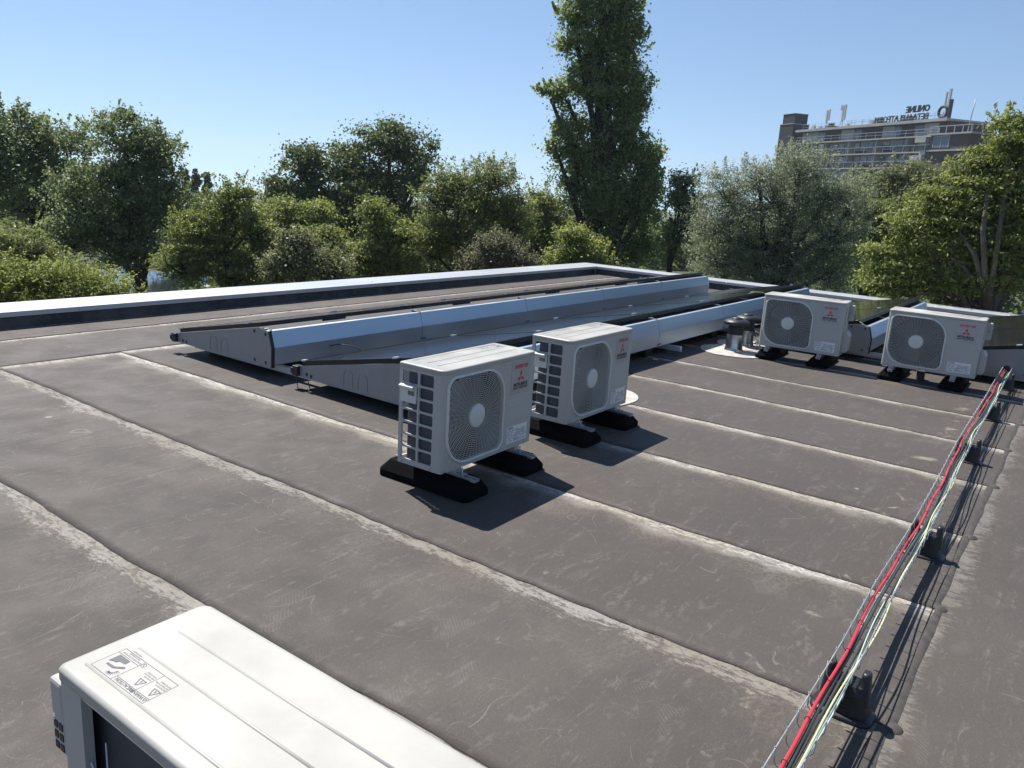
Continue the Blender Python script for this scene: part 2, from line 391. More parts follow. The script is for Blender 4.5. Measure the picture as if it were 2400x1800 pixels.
# ------------------------------------------------------------------ parapet
XI,XO,YI,YO,PZ=13.74,14.22,7.93,8.46,.155
def parapet(name,label,run,segs,joint_list):
    p=empty(name,(0,0,0),label=label,cat='parapet',group='metal capped parapets at the roof edge')
    up=MB()
    if run=='x':
        a=-8
        js=[]
        x=-8.0
        while x<XI-.01:
            x2=min(x+1.0,XI);o=rnd.uniform(0,.010)
            up.prism([(YI+.14,-.02),(YI+.0+o,-.02),(YI+.03+o,PZ-.03),(YI+.14,PZ-.03)],'x',x,x2)
            up.prism([(YI-.085,.002),(YI+.02,.002),(YI+.02,.035)],'x',x+.002,x2-.002) if False else None
            x=x2
        up.build('upstand',M['bitumen'],p)
        xs=[-8.0]+joint_list+[XO]
        for a,b_ in zip(xs[:-1],xs[1:]):
            m=MB();g=.0015
            last=b_==XO
            poly=[(YI,PZ-.045),(YI,PZ),(YO,PZ+.004),(YO,PZ-.08),(YO-.012,PZ-.08),(YO-.012,PZ-.006),(YI+.012,PZ-.008),(YI+.012,PZ-.045)]
            if not last:m.prism(poly,'x',a+g,b_-g)
            else:
                # mitred end
                n=len(poly);vs=[(a+g,u,v) for u,v in poly]+[(XI+(u-YI)*(XO-XI)/(YO-YI)-.001,u,v) for u,v in poly]
                m.add(vs,[tuple(range(n-1,-1,-1)),tuple(range(n,2*n))]+[(i,(i+1)%n,n+(i+1)%n,n+i) for i in range(n)])
            m.build('cap',M['capmetal'],p)
    else:
        y=YI
        while y>-6.3:
            y2=max(y-1.0,-6.4);o=rnd.uniform(0,.01)
            up.prism([(XI+.14,-.02),(XI+.14,PZ-.03),(XI+.03+o,PZ-.03),(XI+o,-.02)],'y',y2,y)
            y=y2
        up.build('upstand',M['bitumen'],p)
        ys=[YO]+joint_list+[-6.4]
        for a,b_ in zip(ys[:-1],ys[1:]):
            m=MB();g=.0015
            poly=[(XI,PZ-.045),(XI,PZ),(XO,PZ+.004),(XO,PZ-.08),(XO-.012,PZ-.08),(XO-.012,PZ-.006),(XI+.012,PZ-.008),(XI+.012,PZ-.045)]
            n=len(poly)
            if a==YO:e=[(u,YI+(u-XI)*(YO-YI)/(XO-XI)-.001,v) for u,v in poly]
            else:e=[(u,a-g,v) for u,v in poly]
            vs=e+[(u,b_+g,v) for u,v in poly]
            m.add(vs,[tuple(range(n-1,-1,-1)),tuple(range(n,2*n))]+[(i,(i+1)%n,n+(i+1)%n,n+i) for i in range(n)])
            m.build('cap',M['capmetal'],p)
    sc=MB()
    for k in range(9):
        if run=='x':c=(rnd.uniform(4,13),rnd.uniform(YI+.05,YO-.06),PZ+.002)
        else:c=(rnd.uniform(XI+.06,XO-.05),rnd.uniform(0,7.5),PZ+.002)
        sc.lathe([(.012,0),(.009,.006),(0,.008)],8,c)
    build_each(sc,'screw_head',M['bolt'],p)
    return p
parapet('parapet','long low parapet with white metal cap running along the left roof edge','x',0,[-5.9,-3.5,-1.1,1.3,3.75,6.05,8.35,10.6,12.6])
parapet('parapet','parapet with grey metal cap running down the right roof edge below the trees','y',0,[7.0,5.35,3.75,2.3,.0,-2.4,-4.8])

# ------------------------------------------------------------------ outdoor units
W,D,H=.78,.29,.516
ZB=.139
def rrect(x0,x1,y0,y1,rs,n=8):   # rs radii: (x0y0),(x1y0),(x1y1),(x0y1), counter clockwise
    P=[]
    for (cx,cy,r,a0) in [(x0+rs[0],y0+rs[0],rs[0],180),(x1-rs[1],y0+rs[1],rs[1],270),(x1-rs[2],y1-rs[2],rs[2],0),(x0+rs[3],y1-rs[3],rs[3],90)]:
        for k in range(n+1):
            a=R(a0+90*k/n);P.append((cx+r*math.cos(a),cy+r*math.sin(a)))
    return P
def inset(P,d):      # move a convex outline inward
    n=len(P);o=[]
    for i in range(n):
        a=Vector(P[i-1]);b=Vector(P[i]);c=Vector(P[(i+1)%n])
        t=(c-a);t.normalize();o.append((b.x-t.y*d,b.y+t.x*d))
    return o
def loft(mb,rings,close_first=False,close_last=True,smooth=True):
    n=len(rings[0]);vs=[v for r_ in rings for v in r_]
    fs=[(i*n+k,i*n+(k+1)%n,(i+1)*n+(k+1)%n,(i+1)*n+k) for i in range(len(rings)-1) for k in range(n)]
    mb.add(vs,fs,smooth)
    b=len(mb.v)-len(vs)
    if close_last:mb.f.append(tuple(b+(len(rings)-1)*n+k for k in range(n)));mb.sm.append(False)
    if close_first:mb.f.append(tuple(b+k for k in range(n-1,-1,-1)));mb.sm.append(False)
def text_geo(mb,s,size,origin,ux,uy,shear=0,align='LEFT',xs=1.0,bold=0):
    cu=bpy.data.curves.new('t','FONT');cu.body=s;cu.size=size;cu.shear=shear;cu.align_x=align;cu.resolution_u=2
    if bold:cu.offset=bold
    ob=bpy.data.objects.new('t',cu);me=bpy.data.meshes.new_from_object(ob)
    ux=Vector(ux);uy=Vector(uy);o=Vector(origin)
    vs=[o+ux*v.co.x*xs+uy*v.co.y for v in me.vertices];fs=[tuple(p.vertices) for p in me.polygons]
    mb.add(vs,fs)
    bpy.data.objects.remove(ob);bpy.data.curves.remove(cu);bpy.data.meshes.remove(me)
def quad(mb,P):mb.add(P,[(0,1,2,3)])
GC=(.262,.256)     # fan centre
GX0,GX1,GZ0,GZ1=.024,.502,.020,.489
GOUT=rrect(GX0,GX1,GZ0,GZ1,(.17,.06,.17,.06),10)
GOUT=[(x,z) for x,z in GOUT]
def inside(poly,x,z):
    # convex outline test
    n=len(poly)
    for i in range(n):
        x1,z1=poly[i];x2,z2=poly[(i+1)%n]
        if (x2-x1)*(z-z1)-(z2-z1)*(x-x1)<0 and abs(x2-x1)+abs(z2-z1)>1e-9:return False
    return True
def make_unit(label):
    u=empty('outdoor_unit',(0,0,0),label=label,cat='outdoor unit',group='white heat pump units standing on the roof')
    ca=M['casing']
    # casing : front sheet with fan opening, rounded left corner, right side, bottom, back return
    m=MB();hole=inset(GOUT,.006)
    cx,cz=GC;x0,x1,z0,z1=.045,W-.012,0.0,H-.004
    angs=sorted(set([math.atan2(z-cz,x-cx) for x,z in hole]+[math.atan2(zz-cz,xx-cx) for xx in(x0,x1) for zz in(z0,z1)]))
    def hitrect(a):
        c,s=math.cos(a),math.sin(a);t=1e9
        if c>1e-9:t=min(t,(x1-cx)/c)
        if c<-1e-9:t=min(t,(x0-cx)/c)
        if s>1e-9:t=min(t,(z1-cz)/s)
        if s<-1e-9:t=min(t,(z0-cz)/s)
        return cx+c*t,cz+s*t
    def hithole(a):
        c,s=math.cos(a),math.sin(a);n=len(hole)
        for i in range(n):
            (ax,az),(bx,bz)=hole[i],hole[(i+1)%n];dx,dz=bx-ax,bz-az
            det=c*(-dz)+s*dx
            if abs(det)<1e-12:continue
            t=((ax-cx)*(-dz)+(az-cz)*dx)/det;q=(c*(az-cz)-s*(ax-cx))/det
            if t>0 and -1e-6<=q<=1+1e-6:return cx+c*t,cz+s*t
        return cx+c*.2,cz+s*.2
    # keep the opening left of x0 away from the rounded corner: the opening stops at its own outline
    x0=.02
    O=[hitrect(a) for a in angs];I=[hithole(a) for a in angs];n=len(angs)
    vs=[(x,0,z) for x,z in O]+[(x,0,z) for x,z in I]+[(x,.02,z) for x,z in I]
    m.add(vs,[(i,(i+1)%n,n+(i+1)%n,n+i) for i in range(n)]+[(n+i,n+(i+1)%n,2*n+(i+1)%n,2*n+i) for i in range(n)])
    r=.022
    arc=[(x0-.0+0*r+ -r*math.sin(R(90*k/6)) +0.0, r-r*math.cos(R(90*k/6))) for k in range(7)]   # from front sheet to side
    arc=[(x0+px-x0,py) for px,py in arc]
    arc=[(.022-.022*math.sin(R(90*k/6)),.022-.022*math.cos(R(90*k/6))) for k in range(7)]
    arc[0]=(x0,0.0)
    strip=arc+[(0,.052)]
    vs=[(x,y,z0) for x,y in strip]+[(x,y,z1) for x,y in strip];k=len(strip)
    m.add(vs,[(i,k+i,k+i+1,i+1) for i in range(k-1)],True)
    # right side with rounded front edge
    arcr=[(W-.012+.012*math.sin(R(90*j/5)),.012-.012*math.cos(R(90*j/5))) for j in range(6)]+[(W,D-.006),(W-.006,D),(W-.075,D),(W-.075,D-.018)]
    k=len(arcr);vs=[(x,y,z0) for x,y in arcr]+[(x,y,z1) for x,y in arcr]
    m.add(vs,[(i,i+1,k+i+1,k+i) for i in range(k-1)],False)
    # base tray and partition
    m.box(.004,W-.004,.004,D-.004,.0,.012)
    m.box(.535,.537,.01,D-.04,.012,H-.01)
    m.box(0.002,.016,D-.014,D-.001,.012,H-.012)       # rear corner post
    m.build('casing',ca,u)
    # side guard : bars around two columns of seven openings
    m=MB();zt=H-.030;zb=.028;nr=7;cell=(zt-zb)/nr
    ycols=[.052,.062,.158,.169,.268,.288]
    for a,b_ in ((0.052,.064),(.155,.167),(.268,.289)):m.box(-.0005,.010,a,b_,.0,H-.005)
    m.box(0,.0095,.064,.268,.0,zb);m.box(0,.0095,.064,.268,zt,H-.005)
    for i in range(1,nr):
        z=zb+cell*i
        m.box(.0005,.009,.064,.155,z-.0055,z+.0055);m.box(.0005,.009,.167,.268,z-.0045,z+.0045)
    # small fillets in the corners of the openings
    for i in range(nr):
        for (ya,yb) in ((.064,.155),(.167,.268)):
            for yy,sy in((ya,1),(yb,-1)):
                for zz,sz in((zb+cell*i+.0052,1),(zb+cell*(i+1)-.0052,-1)):
                    m.prism([(yy,zz),(yy+sy*.008,zz),(yy,zz+sz*.008)] if sy*sz>0 else [(yy,zz),(yy,zz+sz*.008),(yy+sy*.008,zz)],'x',.001,.0088)
    m.build('side_guard',ca,u)
    # sensor cover on the side guard (second row of the rear column)
    m=MB();z=zb+cell*5
    m.prism([(.17,z-.028),(.272,z-.028),(.272,z+cell-.004),(.17,z+cell-.004)],'x',-.010,.001)
    m.prism([(-.030,z+cell-.012),(-.030,z+cell-.006),(-.010,z+cell),(-.010,z+cell-.030),(-.022,z+cell-.026)],'y',.176,.27)
    o=m.build('sensor_cover',M['grillewire'],u,bevel=.003)
    m=MB()
    for j in range(5):m.box(-.0112,-.0095,.180+j*.009,.185+j*.009,z+.012,z+.034)
    m.build('vent_slots',M['black'],o)
    # coil : along the left side, around a corner and along the back
    path=[(.012,.045),(.012,.222)]+[(.012+.034*(1-math.cos(R(90*k/6))),.222+.034*math.sin(R(90*k/6))) for k in range(1,7)]+[(W-.02,.256)]
    m=MB();inn=[(.034,.045),(.034,.222)]+[(.034+.012*(1-math.cos(R(90*k/6))),.222+.012*math.sin(R(90*k/6))) for k in range(1,7)]+[(W-.02,.234)]
    k=len(path);vs=[(x,y,.014) for x,y in path]+[(x,y,H-.02) for x,y in path]+[(x,y,.014) for x,y in inn]+[(x,y,H-.02) for x,y in inn]
    m.add(vs,[(i,i+1,k+i+1,k+i) for i in range(k-1)]+[(2*k+i,3*k+i,3*k+i+1,2*k+i+1) for i in range(k-1)]+[(i,2*k+i,2*k+i+1,i+1) for i in range(k-1)]+[(k+i,k+i+1,3*k+i+1,3*k+i) for i in range(k-1)])
    m.build('coil',M['coil'],u)
    # rear guard wires
    m=MB()
    for x in (.16,.32,.48,.655):m.tube([(x,D-.014,.015),(x,D-.014,H-.095)],.0016,5)
    m.tube([(W-.085,D-.006,H-.150),(W-.12,D-.004,H-.185),(.40,D-.003,H-.30),(.05,D-.004,H-.38)],.0026,6)
    m.box(0.01,W-.01,D-.012,D-.004,0.0,.03);m.box(0.01,W-.01,D-.010,D-.004,H-.030,H-.006)
    m.build('rear_guard',M['grillewire'],u)
    # lid
    m=MB()
    def ring(d,z,top=0):return [(x,y,z) for x,y in inset(rrect(-.004,W+.004,-.004,D+.004,(.034,.026,.018,.014),6),d)]
    rings=[ring(0.002,H-.016),ring(0,H-.014),ring(0,H+.001)]
    for a in (20,40,60,80):rings.append(ring(.010*(1-math.cos(R(a))),H+.001+.008*math.sin(R(a))))
    rings+= [ring(.0105,H+.0092),ring(.0118,H+.0094)]
    loft(m,rings)
    lid=m.build('lid',M['lid'],u)
    m=MB()
    for y,xa,xb in ((.094,.055,W-.058),(.171,.070,W-.055),(.2575,.055,W-.034)):
        n=3;prof=[(-.0036,0),(-.0018,.0024),(.0018,.0024),(.0036,0)]
        zz=H+.0094
        vs=[(xa,y+a,zz+b_-.0002) for a,b_ in prof]+[(xb,y+a,zz+b_-.0002) for a,b_ in prof]
        m.add(vs,[(i,i+1,5+i,4+i) for i in range(3)]+[(3,2,1,0),(4,5,6,7)],True)
    m.build('ridges',M['lid'],lid)
    # warning print on the lid, near the back right corner
    m=MB();zz=H+.0100
    def LN(x0_,y0_,x1_,y1_,w_=.0007):
        d=Vector((x1_-x0_,y1_-y0_)).normalized();nx,ny=-d.y*w_/2,d.x*w_/2
        quad(m,[(x0_-nx,y0_-ny,zz),(x1_-nx,y1_-ny,zz),(x1_+nx,y1_+ny,zz),(x0_+nx,y0_+ny,zz)])
    # label frame, in lid coordinates: ax runs from the right end inwards, ay from back ridge to middle ridge
    RX=W-.040
    def T(s_,size,px,py,align='LEFT',xs=.9):   # text read from the front side
        text_geo(m,s_,size,(px,py,zz),(1,0,0),(0,1,0),align=align,xs=xs)
    ya,yb=.180,.2525
    xa_,xb_=RX-.168,RX
    LN(xa_,yb,xb_,yb);LN(xa_,yb-.012,xb_-.066,yb-.012);LN(xb_-.066,ya+.022,xb_,ya+.022);LN(xb_,ya+.008,xb_,yb);LN(xa_,ya+.008,xb_,ya+.008)
    LN(xa_,ya+.008,xa_,yb);LN(xb_-.066,ya+.008,xb_-.066,yb);LN(xa_+.042,ya+.008,xa_+.042,yb)
    T('WARNING',.0105,xa_+.011,yb-.0105);T('CAUTION',.0105,xa_+.053,yb-.0105)
    def tri(x,y,s_,w_=.0009):
        LN(x-s_,y,x+s_,y,w_);LN(x-s_,y,x,y+1.7*s_,w_);LN(x+s_,y,x,y+1.7*s_,w_)
    tri(xa_+.006,yb-.0095,.0036);tri(xa_+.047,yb-.0095,.0036)
    tri(xa_+.012,yb-.034,.0095,.0013);tri(xa_+.056,yb-.034,.0095,.0013)
    T('4',.009,xa_+.0095,yb-.0325);T('4',.009,xa_+.0535,yb-.0325)
    for cxx in (xa_+.024,xa_+.067):
        pass
    for j,s_ in enumerate(['ELECTRIC SHOCK','DISCONNECT POWER','BEFORE OPENING']):T(s_,.0042,xa_+.002,yb-.0425-j*.0052,xs=.85)
    for j,s_ in enumerate(['MOVING FAN','KEEP HANDS AND','TOOLS OUTSIDE']):T(s_,.0042,xa_+.045,yb-.0425-j*.0052,xs=.85)
    T('DO NOT STEP ON TOP OF THE UNIT',.0052,xb_-.064,ya+.015,xs=.66);T('IT MAY CAUSE INJURY',.0052,xb_-.054,ya+.0095,xs=.66)
    T('READ MANUAL',.005,xb_-.045,ya+.002,xs=.8)
    ccx,ccy=xb_-.072,ya+.0155
    cc=[(ccx+.0048*math.cos(2*math.pi*k/16),ccy+.0048*math.sin(2*math.pi*k/16)) for k in range(16)]
    for k in range(16):LN(*cc[k],*cc[(k+1)%16],.0008)
    LN(ccx-.0034,ccy+.0034,ccx+.0034,ccy-.0034,.0008)
    prn=m.build('warning_print',M['grey_print'],lid)
    m=MB()   # pictogram: house outline, hand and rays
    def PG(P,dz=0):m.add([(x,y,zz+dz) for x,y in P],[tuple(range(len(P)))])
    hx,hy=xb_-.033,yb-.028
    PG([(hx-.020,hy-.006),(hx-.024,hy-.002),(hx-.006,hy+.010),(hx-.005,hy+.005)])
    PG([(hx-.006,hy+.010),(hx+.016,hy+.010),(hx+.016,hy+.006),(hx-.005,hy+.005)])
    PG([(hx-.010,hy-.020),(hx-.012,hy-.010),(hx+.004,hy-.008)])
    PG([(hx-.010,hy-.020),(hx+.004,hy-.008),(hx+.006,hy-.003),(hx+.012,hy-.002),(hx+.022,hy+.002),(hx+.022,hy-.020)])
    for k in range(9):
        a=R(60+k*17);c0=(hx-.014,hy+.012);q=Vector((math.cos(a),math.sin(a)));t=Vector((-q.y,q.x))*.0008
        p0=Vector(c0)+q*.006;p1=Vector(c0)+q*.0135
        PG([tuple(p0-t),tuple(p1-t*.3),tuple(p1+t*.3),tuple(p0+t)])
    m.build('pictogram',M['grey_print'],lid)
    # fan grille : frame ring + wires
    m=MB();o1=GOUT;rings=[]
    for d,y in ((0,.002),(0.0,-.006),(.003,-.0105),(.008,-.0120),(.013,-.0105),(.0150,-.004),(.0150,.010)):
        rings.append([(x,y,z) for x,z in inset(o1,d)])
    loft(m,rings,close_last=False)
    fr=m.build('grille_frame',M['grillewire'],u)
    inn2=inset(o1,.014);m=MB();wr=.00140
    r_=.066
    while r_<.34:
        N=max(40,int(r_*420));run=[];runs=[]
        for k in range(N+1):
            a=2*math.pi*k/N;x=cx+r_*math.cos(a);z=cz+r_*math.sin(a)
            if inside(inn2,x,z):run.append((x,-.0085,z))
            else:
                if len(run)>1:runs.append(run)
                run=[]
        if len(run)>1:runs.append(run)
        for q in runs:m.tube(q,wr,4,caps=False)
        r_+=.0098
    for k in range(48):
        a=2*math.pi*(k+.5)/48;rr0=.058 if k%2==0 else .058
        t=.058
        while inside(inn2,cx+t*math.cos(a),cz+t*math.sin(a)) and t<.34:t+=.004
        m.tube([(cx+rr0*math.cos(a),-.0068,cz+rr0*math.sin(a)),(cx+t*math.cos(a),-.0068,cz+t*math.sin(a))],.0007,4,caps=False)
    m.build('grille_wires',M['grillewire'],fr)
    m=MB();m.lathe([(.0,-.014),(.056,-.014),(.061,-.0115),(.062,-.004),(.062,.002)],40,(cx,0,cz),'y')
    m.build('grille_hub',M['grillewire'],fr)
    # shroud with round opening behind the grille
    m=MB();n=64
    hl=inset(o1,.006);ring_o=[]
    def hithole2(a):
        return hithole(a)
    O2=[hithole(2*math.pi*k/n) for k in range(n)];I2=[(cx+.215*math.cos(2*math.pi*k/n),cz+.215*math.sin(2*math.pi*k/n)) for k in range(n)]
    vs=[(x,.018,z) for x,z in O2]+[(x,.018,z) for x,z in I2]+[(cx+(x-cx)*.97,.075,cz+(z-cz)*.97) for x,z in I2]
    m.add(vs,[(k,(k+1)%n,n+(k+1)%n,n+k) for k in range(n)]+[(n+k,n+(k+1)%n,2*n+(k+1)%n,2*n+k) for k in range(n)])
    m.build('shroud',M['cavity'],u)
    # propeller and motor
    m=MB();m.lathe([(0,.035),(.035,.036),(.048,.045),(.05,.10)],24,(cx,0,cz),'y')
    for b_ in range(3):
        P=[]
        for i in range(7):
            t=i/6;rr=.045+t*.155
            for j in range(7):
                s_=j/6;a=b_*2*math.pi/3+ (s_*1.25-.2-.35*t)
                P.append((cx+rr*math.cos(a),.095-.045*s_-.01*t,cz+rr*math.sin(a)))
        m.add(P,[(i*7+j,i*7+j+1,(i+1)*7+j+1,(i+1)*7+j) for i in range(6) for j in range(6)],True)
    m.build('fan',M['blade'],u)
    m=MB();m.lathe([(.0,.10),(.045,.10),(.045,.16),(0,.165)],20,(cx,0,cz),'y');m.box(cx-.02,cx+.02,.15,.165,.012,H-.02)
    m.build('fan_motor',M['black'],u)
    # embossed lines on the right of the front
    m=MB()
    for z in (.292,.262,.238,.150):
        m.add([(.520,-.0002,z-.002),(.520,-.0016,z),(.520,-.0002,z+.002),(W-.02,-.0002,z-.002),(W-.02,-.0016,z),(W-.02,-.0002,z+.002)],[(0,1,4,3),(1,2,5,4),(0,2,1),(3,4,5)])
    m.tube([(.016,-.0004,H-.0175),(W-.012,-.0004,H-.0175)],.0012,4)
    m.build('embossed_lines',ca,u)
    # logo label
    m=MB();m.box(.560,.735,-.0012,-.0002,.305,.482);lab=m.build('logo_label',M['label_silver'],u)
    m=MB();text_geo(m,'INVERTER',.0285,(.648,-.0020,.448),(1,0,0),(0,0,1),shear=.28,align='CENTER',xs=.96,bold=.0009)
    m.build('lettering',M['red_print'],lab,label='red slanted word INVERTER at the top of the label')
    m=MB();lx,lz,s_=.648,.398,.0205
    def DM(a,b_,c_,d_):m.add([(lx+q[0]*s_,-.0020,lz+q[1]*s_) for q in (a,b_,c_,d_)],[(0,1,2,3)])
    h_=math.sqrt(3)
    DM((0,0),(.5*1.0,h_*.5*1.1),(0,h_*1.1),(-.5,h_*.5*1.1))
    DM((0,0),(-.5,-h_*.5),(-1.5,-h_*.5),(-1.0,0)) 
    DM((0,0),(1.0,0),(1.5,-h_*.5),(.5,-h_*.5))
    m.build('emblem',M['red_print'],lab)
    m=MB();text_geo(m,'MITSUBISHI',.0262,(.648,-.0020,.349),(1,0,0),(0,0,1),align='CENTER',xs=.98,bold=.0011)
    text_geo(m,'HEAVY INDUSTRIES',.0150,(.648,-.0020,.3335),(1,0,0),(0,0,1),align='CENTER',xs=1.03,bold=.0006)
    m.build('lettering',M['dark_print'],lab)
    # rating label
    m=MB();m.box(.548,.735,-.0012,-.0002,.030,.125);lab=m.build('rating_label',M['label_white'],u)
    m=MB();r2=random.Random(3)
    text_geo(m,'MITSUBISHI',.010,(.553,-.0020,.114),(1,0,0),(0,0,1),bold=.0003)
    text_geo(m,'OUTDOOR UNIT',.0065,(.553,-.0020,.107),(1,0,0),(0,0,1))
    z=.100
    while z>.036:
        x=.553
        while x<.728:
            wd=r2.uniform(.006,.02)
            if x+wd>.730:break
            if not(.598<x<.603) and r2.random()<.72:quad(m,[(x,-.0018,z),(x+wd*.8,-.0018,z),(x+wd*.8,-.0018,z+.0022),(x,-.0018,z+.0022)])
            x+=wd
        z-=.0062
    for x in (.606,.634,.655,.676,.698,.728):quad(m,[(x,-.0018,.058),(x+.0007,-.0018,.058),(x+.0007,-.0018,.120),(x,-.0018,.120)])
    for q in ((.612,.046),(.626,.046),(.655,.046)):quad(m,[(q[0],-.0019,q[1]),(q[0]+.006,-.0019,q[1]),(q[0]+.006,-.0019,q[1]+.006),(q[0],-.0019,q[1]+.006)])
    m.build('print',M['dark_print'],lab)
    # pipe cover and handle on the right side
    m=MB();m.prism([(W-.001,.030),(W+.040,.030),(W+.052,.045),(W+.052,.195),(W+.030,.232),(W-.001,.238)],'y',.075,.262)
    pc=m.build('pipe_cover',ca,u,bevel=.006)
    m=MB();m.prism([(W-.001,.300),(W+.006,.300),(W+.008,.306),(W+.008,.470),(W+.006,.476),(W-.001,.476)],'y',.060,.150)
    m.build('side_recess',M['casing'],u,bevel=.003)
    # cable clamp housing with louvred foot near the rear
    m=MB();m.box(W-.0,W+.046,.224,.289,.405,.482);m.box(W-.0,W+.050,.216,.287,.330,.406)
    sc=m.build('cable_cover',ca,u,bevel=.007)
    m=MB()
    for j in range(3):
        for i in range(2):m.box(W+.0490,W+.0510,.223+i*.030,.242+i*.030,.338+j*.022,.352+j*.022);m.box(W+.008+i*.019,W+.021+i*.019,.2865,.2885,.338+j*.022,.352+j*.022)
    build_each(m,'louvre',M['black'],sc)
    m=MB();m.lathe([(.006,0),(.007,.004),(.004,.008),(0,.009)],12,(0,0,0));
    for i,v in enumerate(m.v):m.v[i]=(W+.046+v[2],.250+v[0],.432+v[1])
    m.build('knob',M['ventmetal'],sc)
    # screws
    m=MB()
    for x,y,z,ax in [(.06,0,.012,'y'),(.50,0,.012,'y'),(.72,0,.012,'y'),(.49,0,H-.030,'y'),(.518,0,.262,'y'),(.735,0,.150,'y')]:
        m.lathe([(.0042,-.0002),(.0036,-.002),(0,-.0024)],8,(x,y,z),'y')
    for y,z in [(.07,.010),(.26,.010),(.07,H-.016),(.24,H-.016)]:
        m.box(-.004,-.0004,y-.0035,y+.0035,z-.0035,z+.0035)
    m.build('screws',M['bolt'],u)
    return u
def block(label,loc,rz):
    b=empty('support_block',loc,rz,label=label,cat='rubber block',group='black rubber blocks under the outdoor units')
    m=MB();P=[]
    def rg(wx,ly,z,ch):
        x,y=wx/2,ly/2
        return [(-x+ch,-y,z),(x-ch,-y,z),(x,-y+ch,z),(x,y-ch,z),(x-ch,y,z),(-x+ch,y,z),(-x,y-ch,z),(-x,-y+ch,z)]
    loft(m,[rg(.190,.590,.0,.02),rg(.205,.605,.008,.02),rg(.205,.605,.038,.02),rg(.125,.515,.093,.015)],smooth=False,close_first=True)
    m.build('rubber_body',M['rubber'],b,bevel=.003)
    m=MB()
    m.box(-.0205,-.0115,-.29,.25,.0935,.1035);m.box(.0115,.0205,-.29,.25,.0935,.1035);m.box(-.019,.019,-.289,.249,.088,.0955)
    m.build('rail',M['galv'],b)
    return b
def bolts(m,x,y,z=.1035):
    m.box(x-.018,x+.018,y-.018,y+.018,z,z+.006);m.lathe([(.011,z+.006),(.011,z+.014),(0,z+.014)],6,(x,y,0),smooth=False);m.lathe([(.0045,z+.01),(.0045,z+.055),(0,z+.055)],8,(x,y,0))
def place_feet(u,xs,yaw,lab):
    # feet: two channels below the casing; blocks below them
    o=Vector(u.location);Mx=Matrix.Rotation(yaw,3,'Z')
    for i,x in enumerate(xs):
        c=o+Mx@Vector((x,.180 if o.x<6 else .262,0))
        b=block(lab[i],(c.x,c.y,0),yaw)
U0=make_unit('white outdoor unit nearest the camera centre with its louvred left side and fan facing the tray')
def add_foot(u,xs):
    for x in xs:
        m=MB();m.box(x-.022,x+.022,-.030,D+.012,-.0355,-.0295);m.box(x-.022,x+.022,.01,D-.02,-.0295,0)
        f=m.build('foot',M['galv'],u)
        for y in (-.014,D-.004):
            m=MB();m.lathe([(.0095,-.030),(.0095,-.022),(0,-.022)],6,(x,y,0),smooth=False);m.lathe([(.0042,-.03),(.0042,-.001),(0,-.001)],8,(x,y,0));m.box(x-.014,x+.014,y-.012,y+.012,-.0295,-.0275)
            m.build('bolt',M['bolt'],f)
units=[]
specs=[((2.806,2.397),.012,(.155,.665),'white outdoor unit with openings on its left side, largest whole unit, standing left of centre',
        ['rubber block under the openings end of the largest whole outdoor unit','rubber block under the logo end of the largest whole outdoor unit']),
       ((4.012,2.432),.002,(.155,.665),'white outdoor unit in the middle, just right of and behind the largest whole unit',
        ['rubber block under the openings end of the middle outdoor unit','rubber block under the logo end of the middle outdoor unit']),
       ((7.965,2.618),-1.495,(.092,.600),'white outdoor unit beside the silver and black roof vent, facing the camera',
        ['rubber block resting against the pale patch beside the silver roof vent','rubber block under the logo end of the unit beside the roof vent']),
       ((7.995,1.448),-1.542,(.092,.610),'white outdoor unit at the right, next to where the cable tray meets the solar mounting',
        ['rubber block left of the small pipe stub under the rightmost unit','rubber block right of the small pipe stub under the rightmost unit']),
       ((.842,.555),math.pi/2,(.14,.65),'foreground white outdoor unit seen from above with warning print on its lid',
        ['rubber block hidden below the far end of the foreground unit','rubber block hidden below the print end of the foreground unit'])]
U0.location=(specs[0][0][0],specs[0][0][1],ZB)
for i,(xy,yaw,xs,lab,bl) in enumerate(specs):
    u=U0 if i==0 else copy_tree(U0)
    u.location=(xy[0],xy[1],ZB);u.rotation_euler=(0,0,yaw);u['label']=lab;units.append((u,xs,yaw,bl))
for u,xs,yaw,bl in units:
    add_foot(u,xs);place_feet(u,xs,yaw,bl)

# ------------------------------------------------------------------ solar rows
PL=1.68
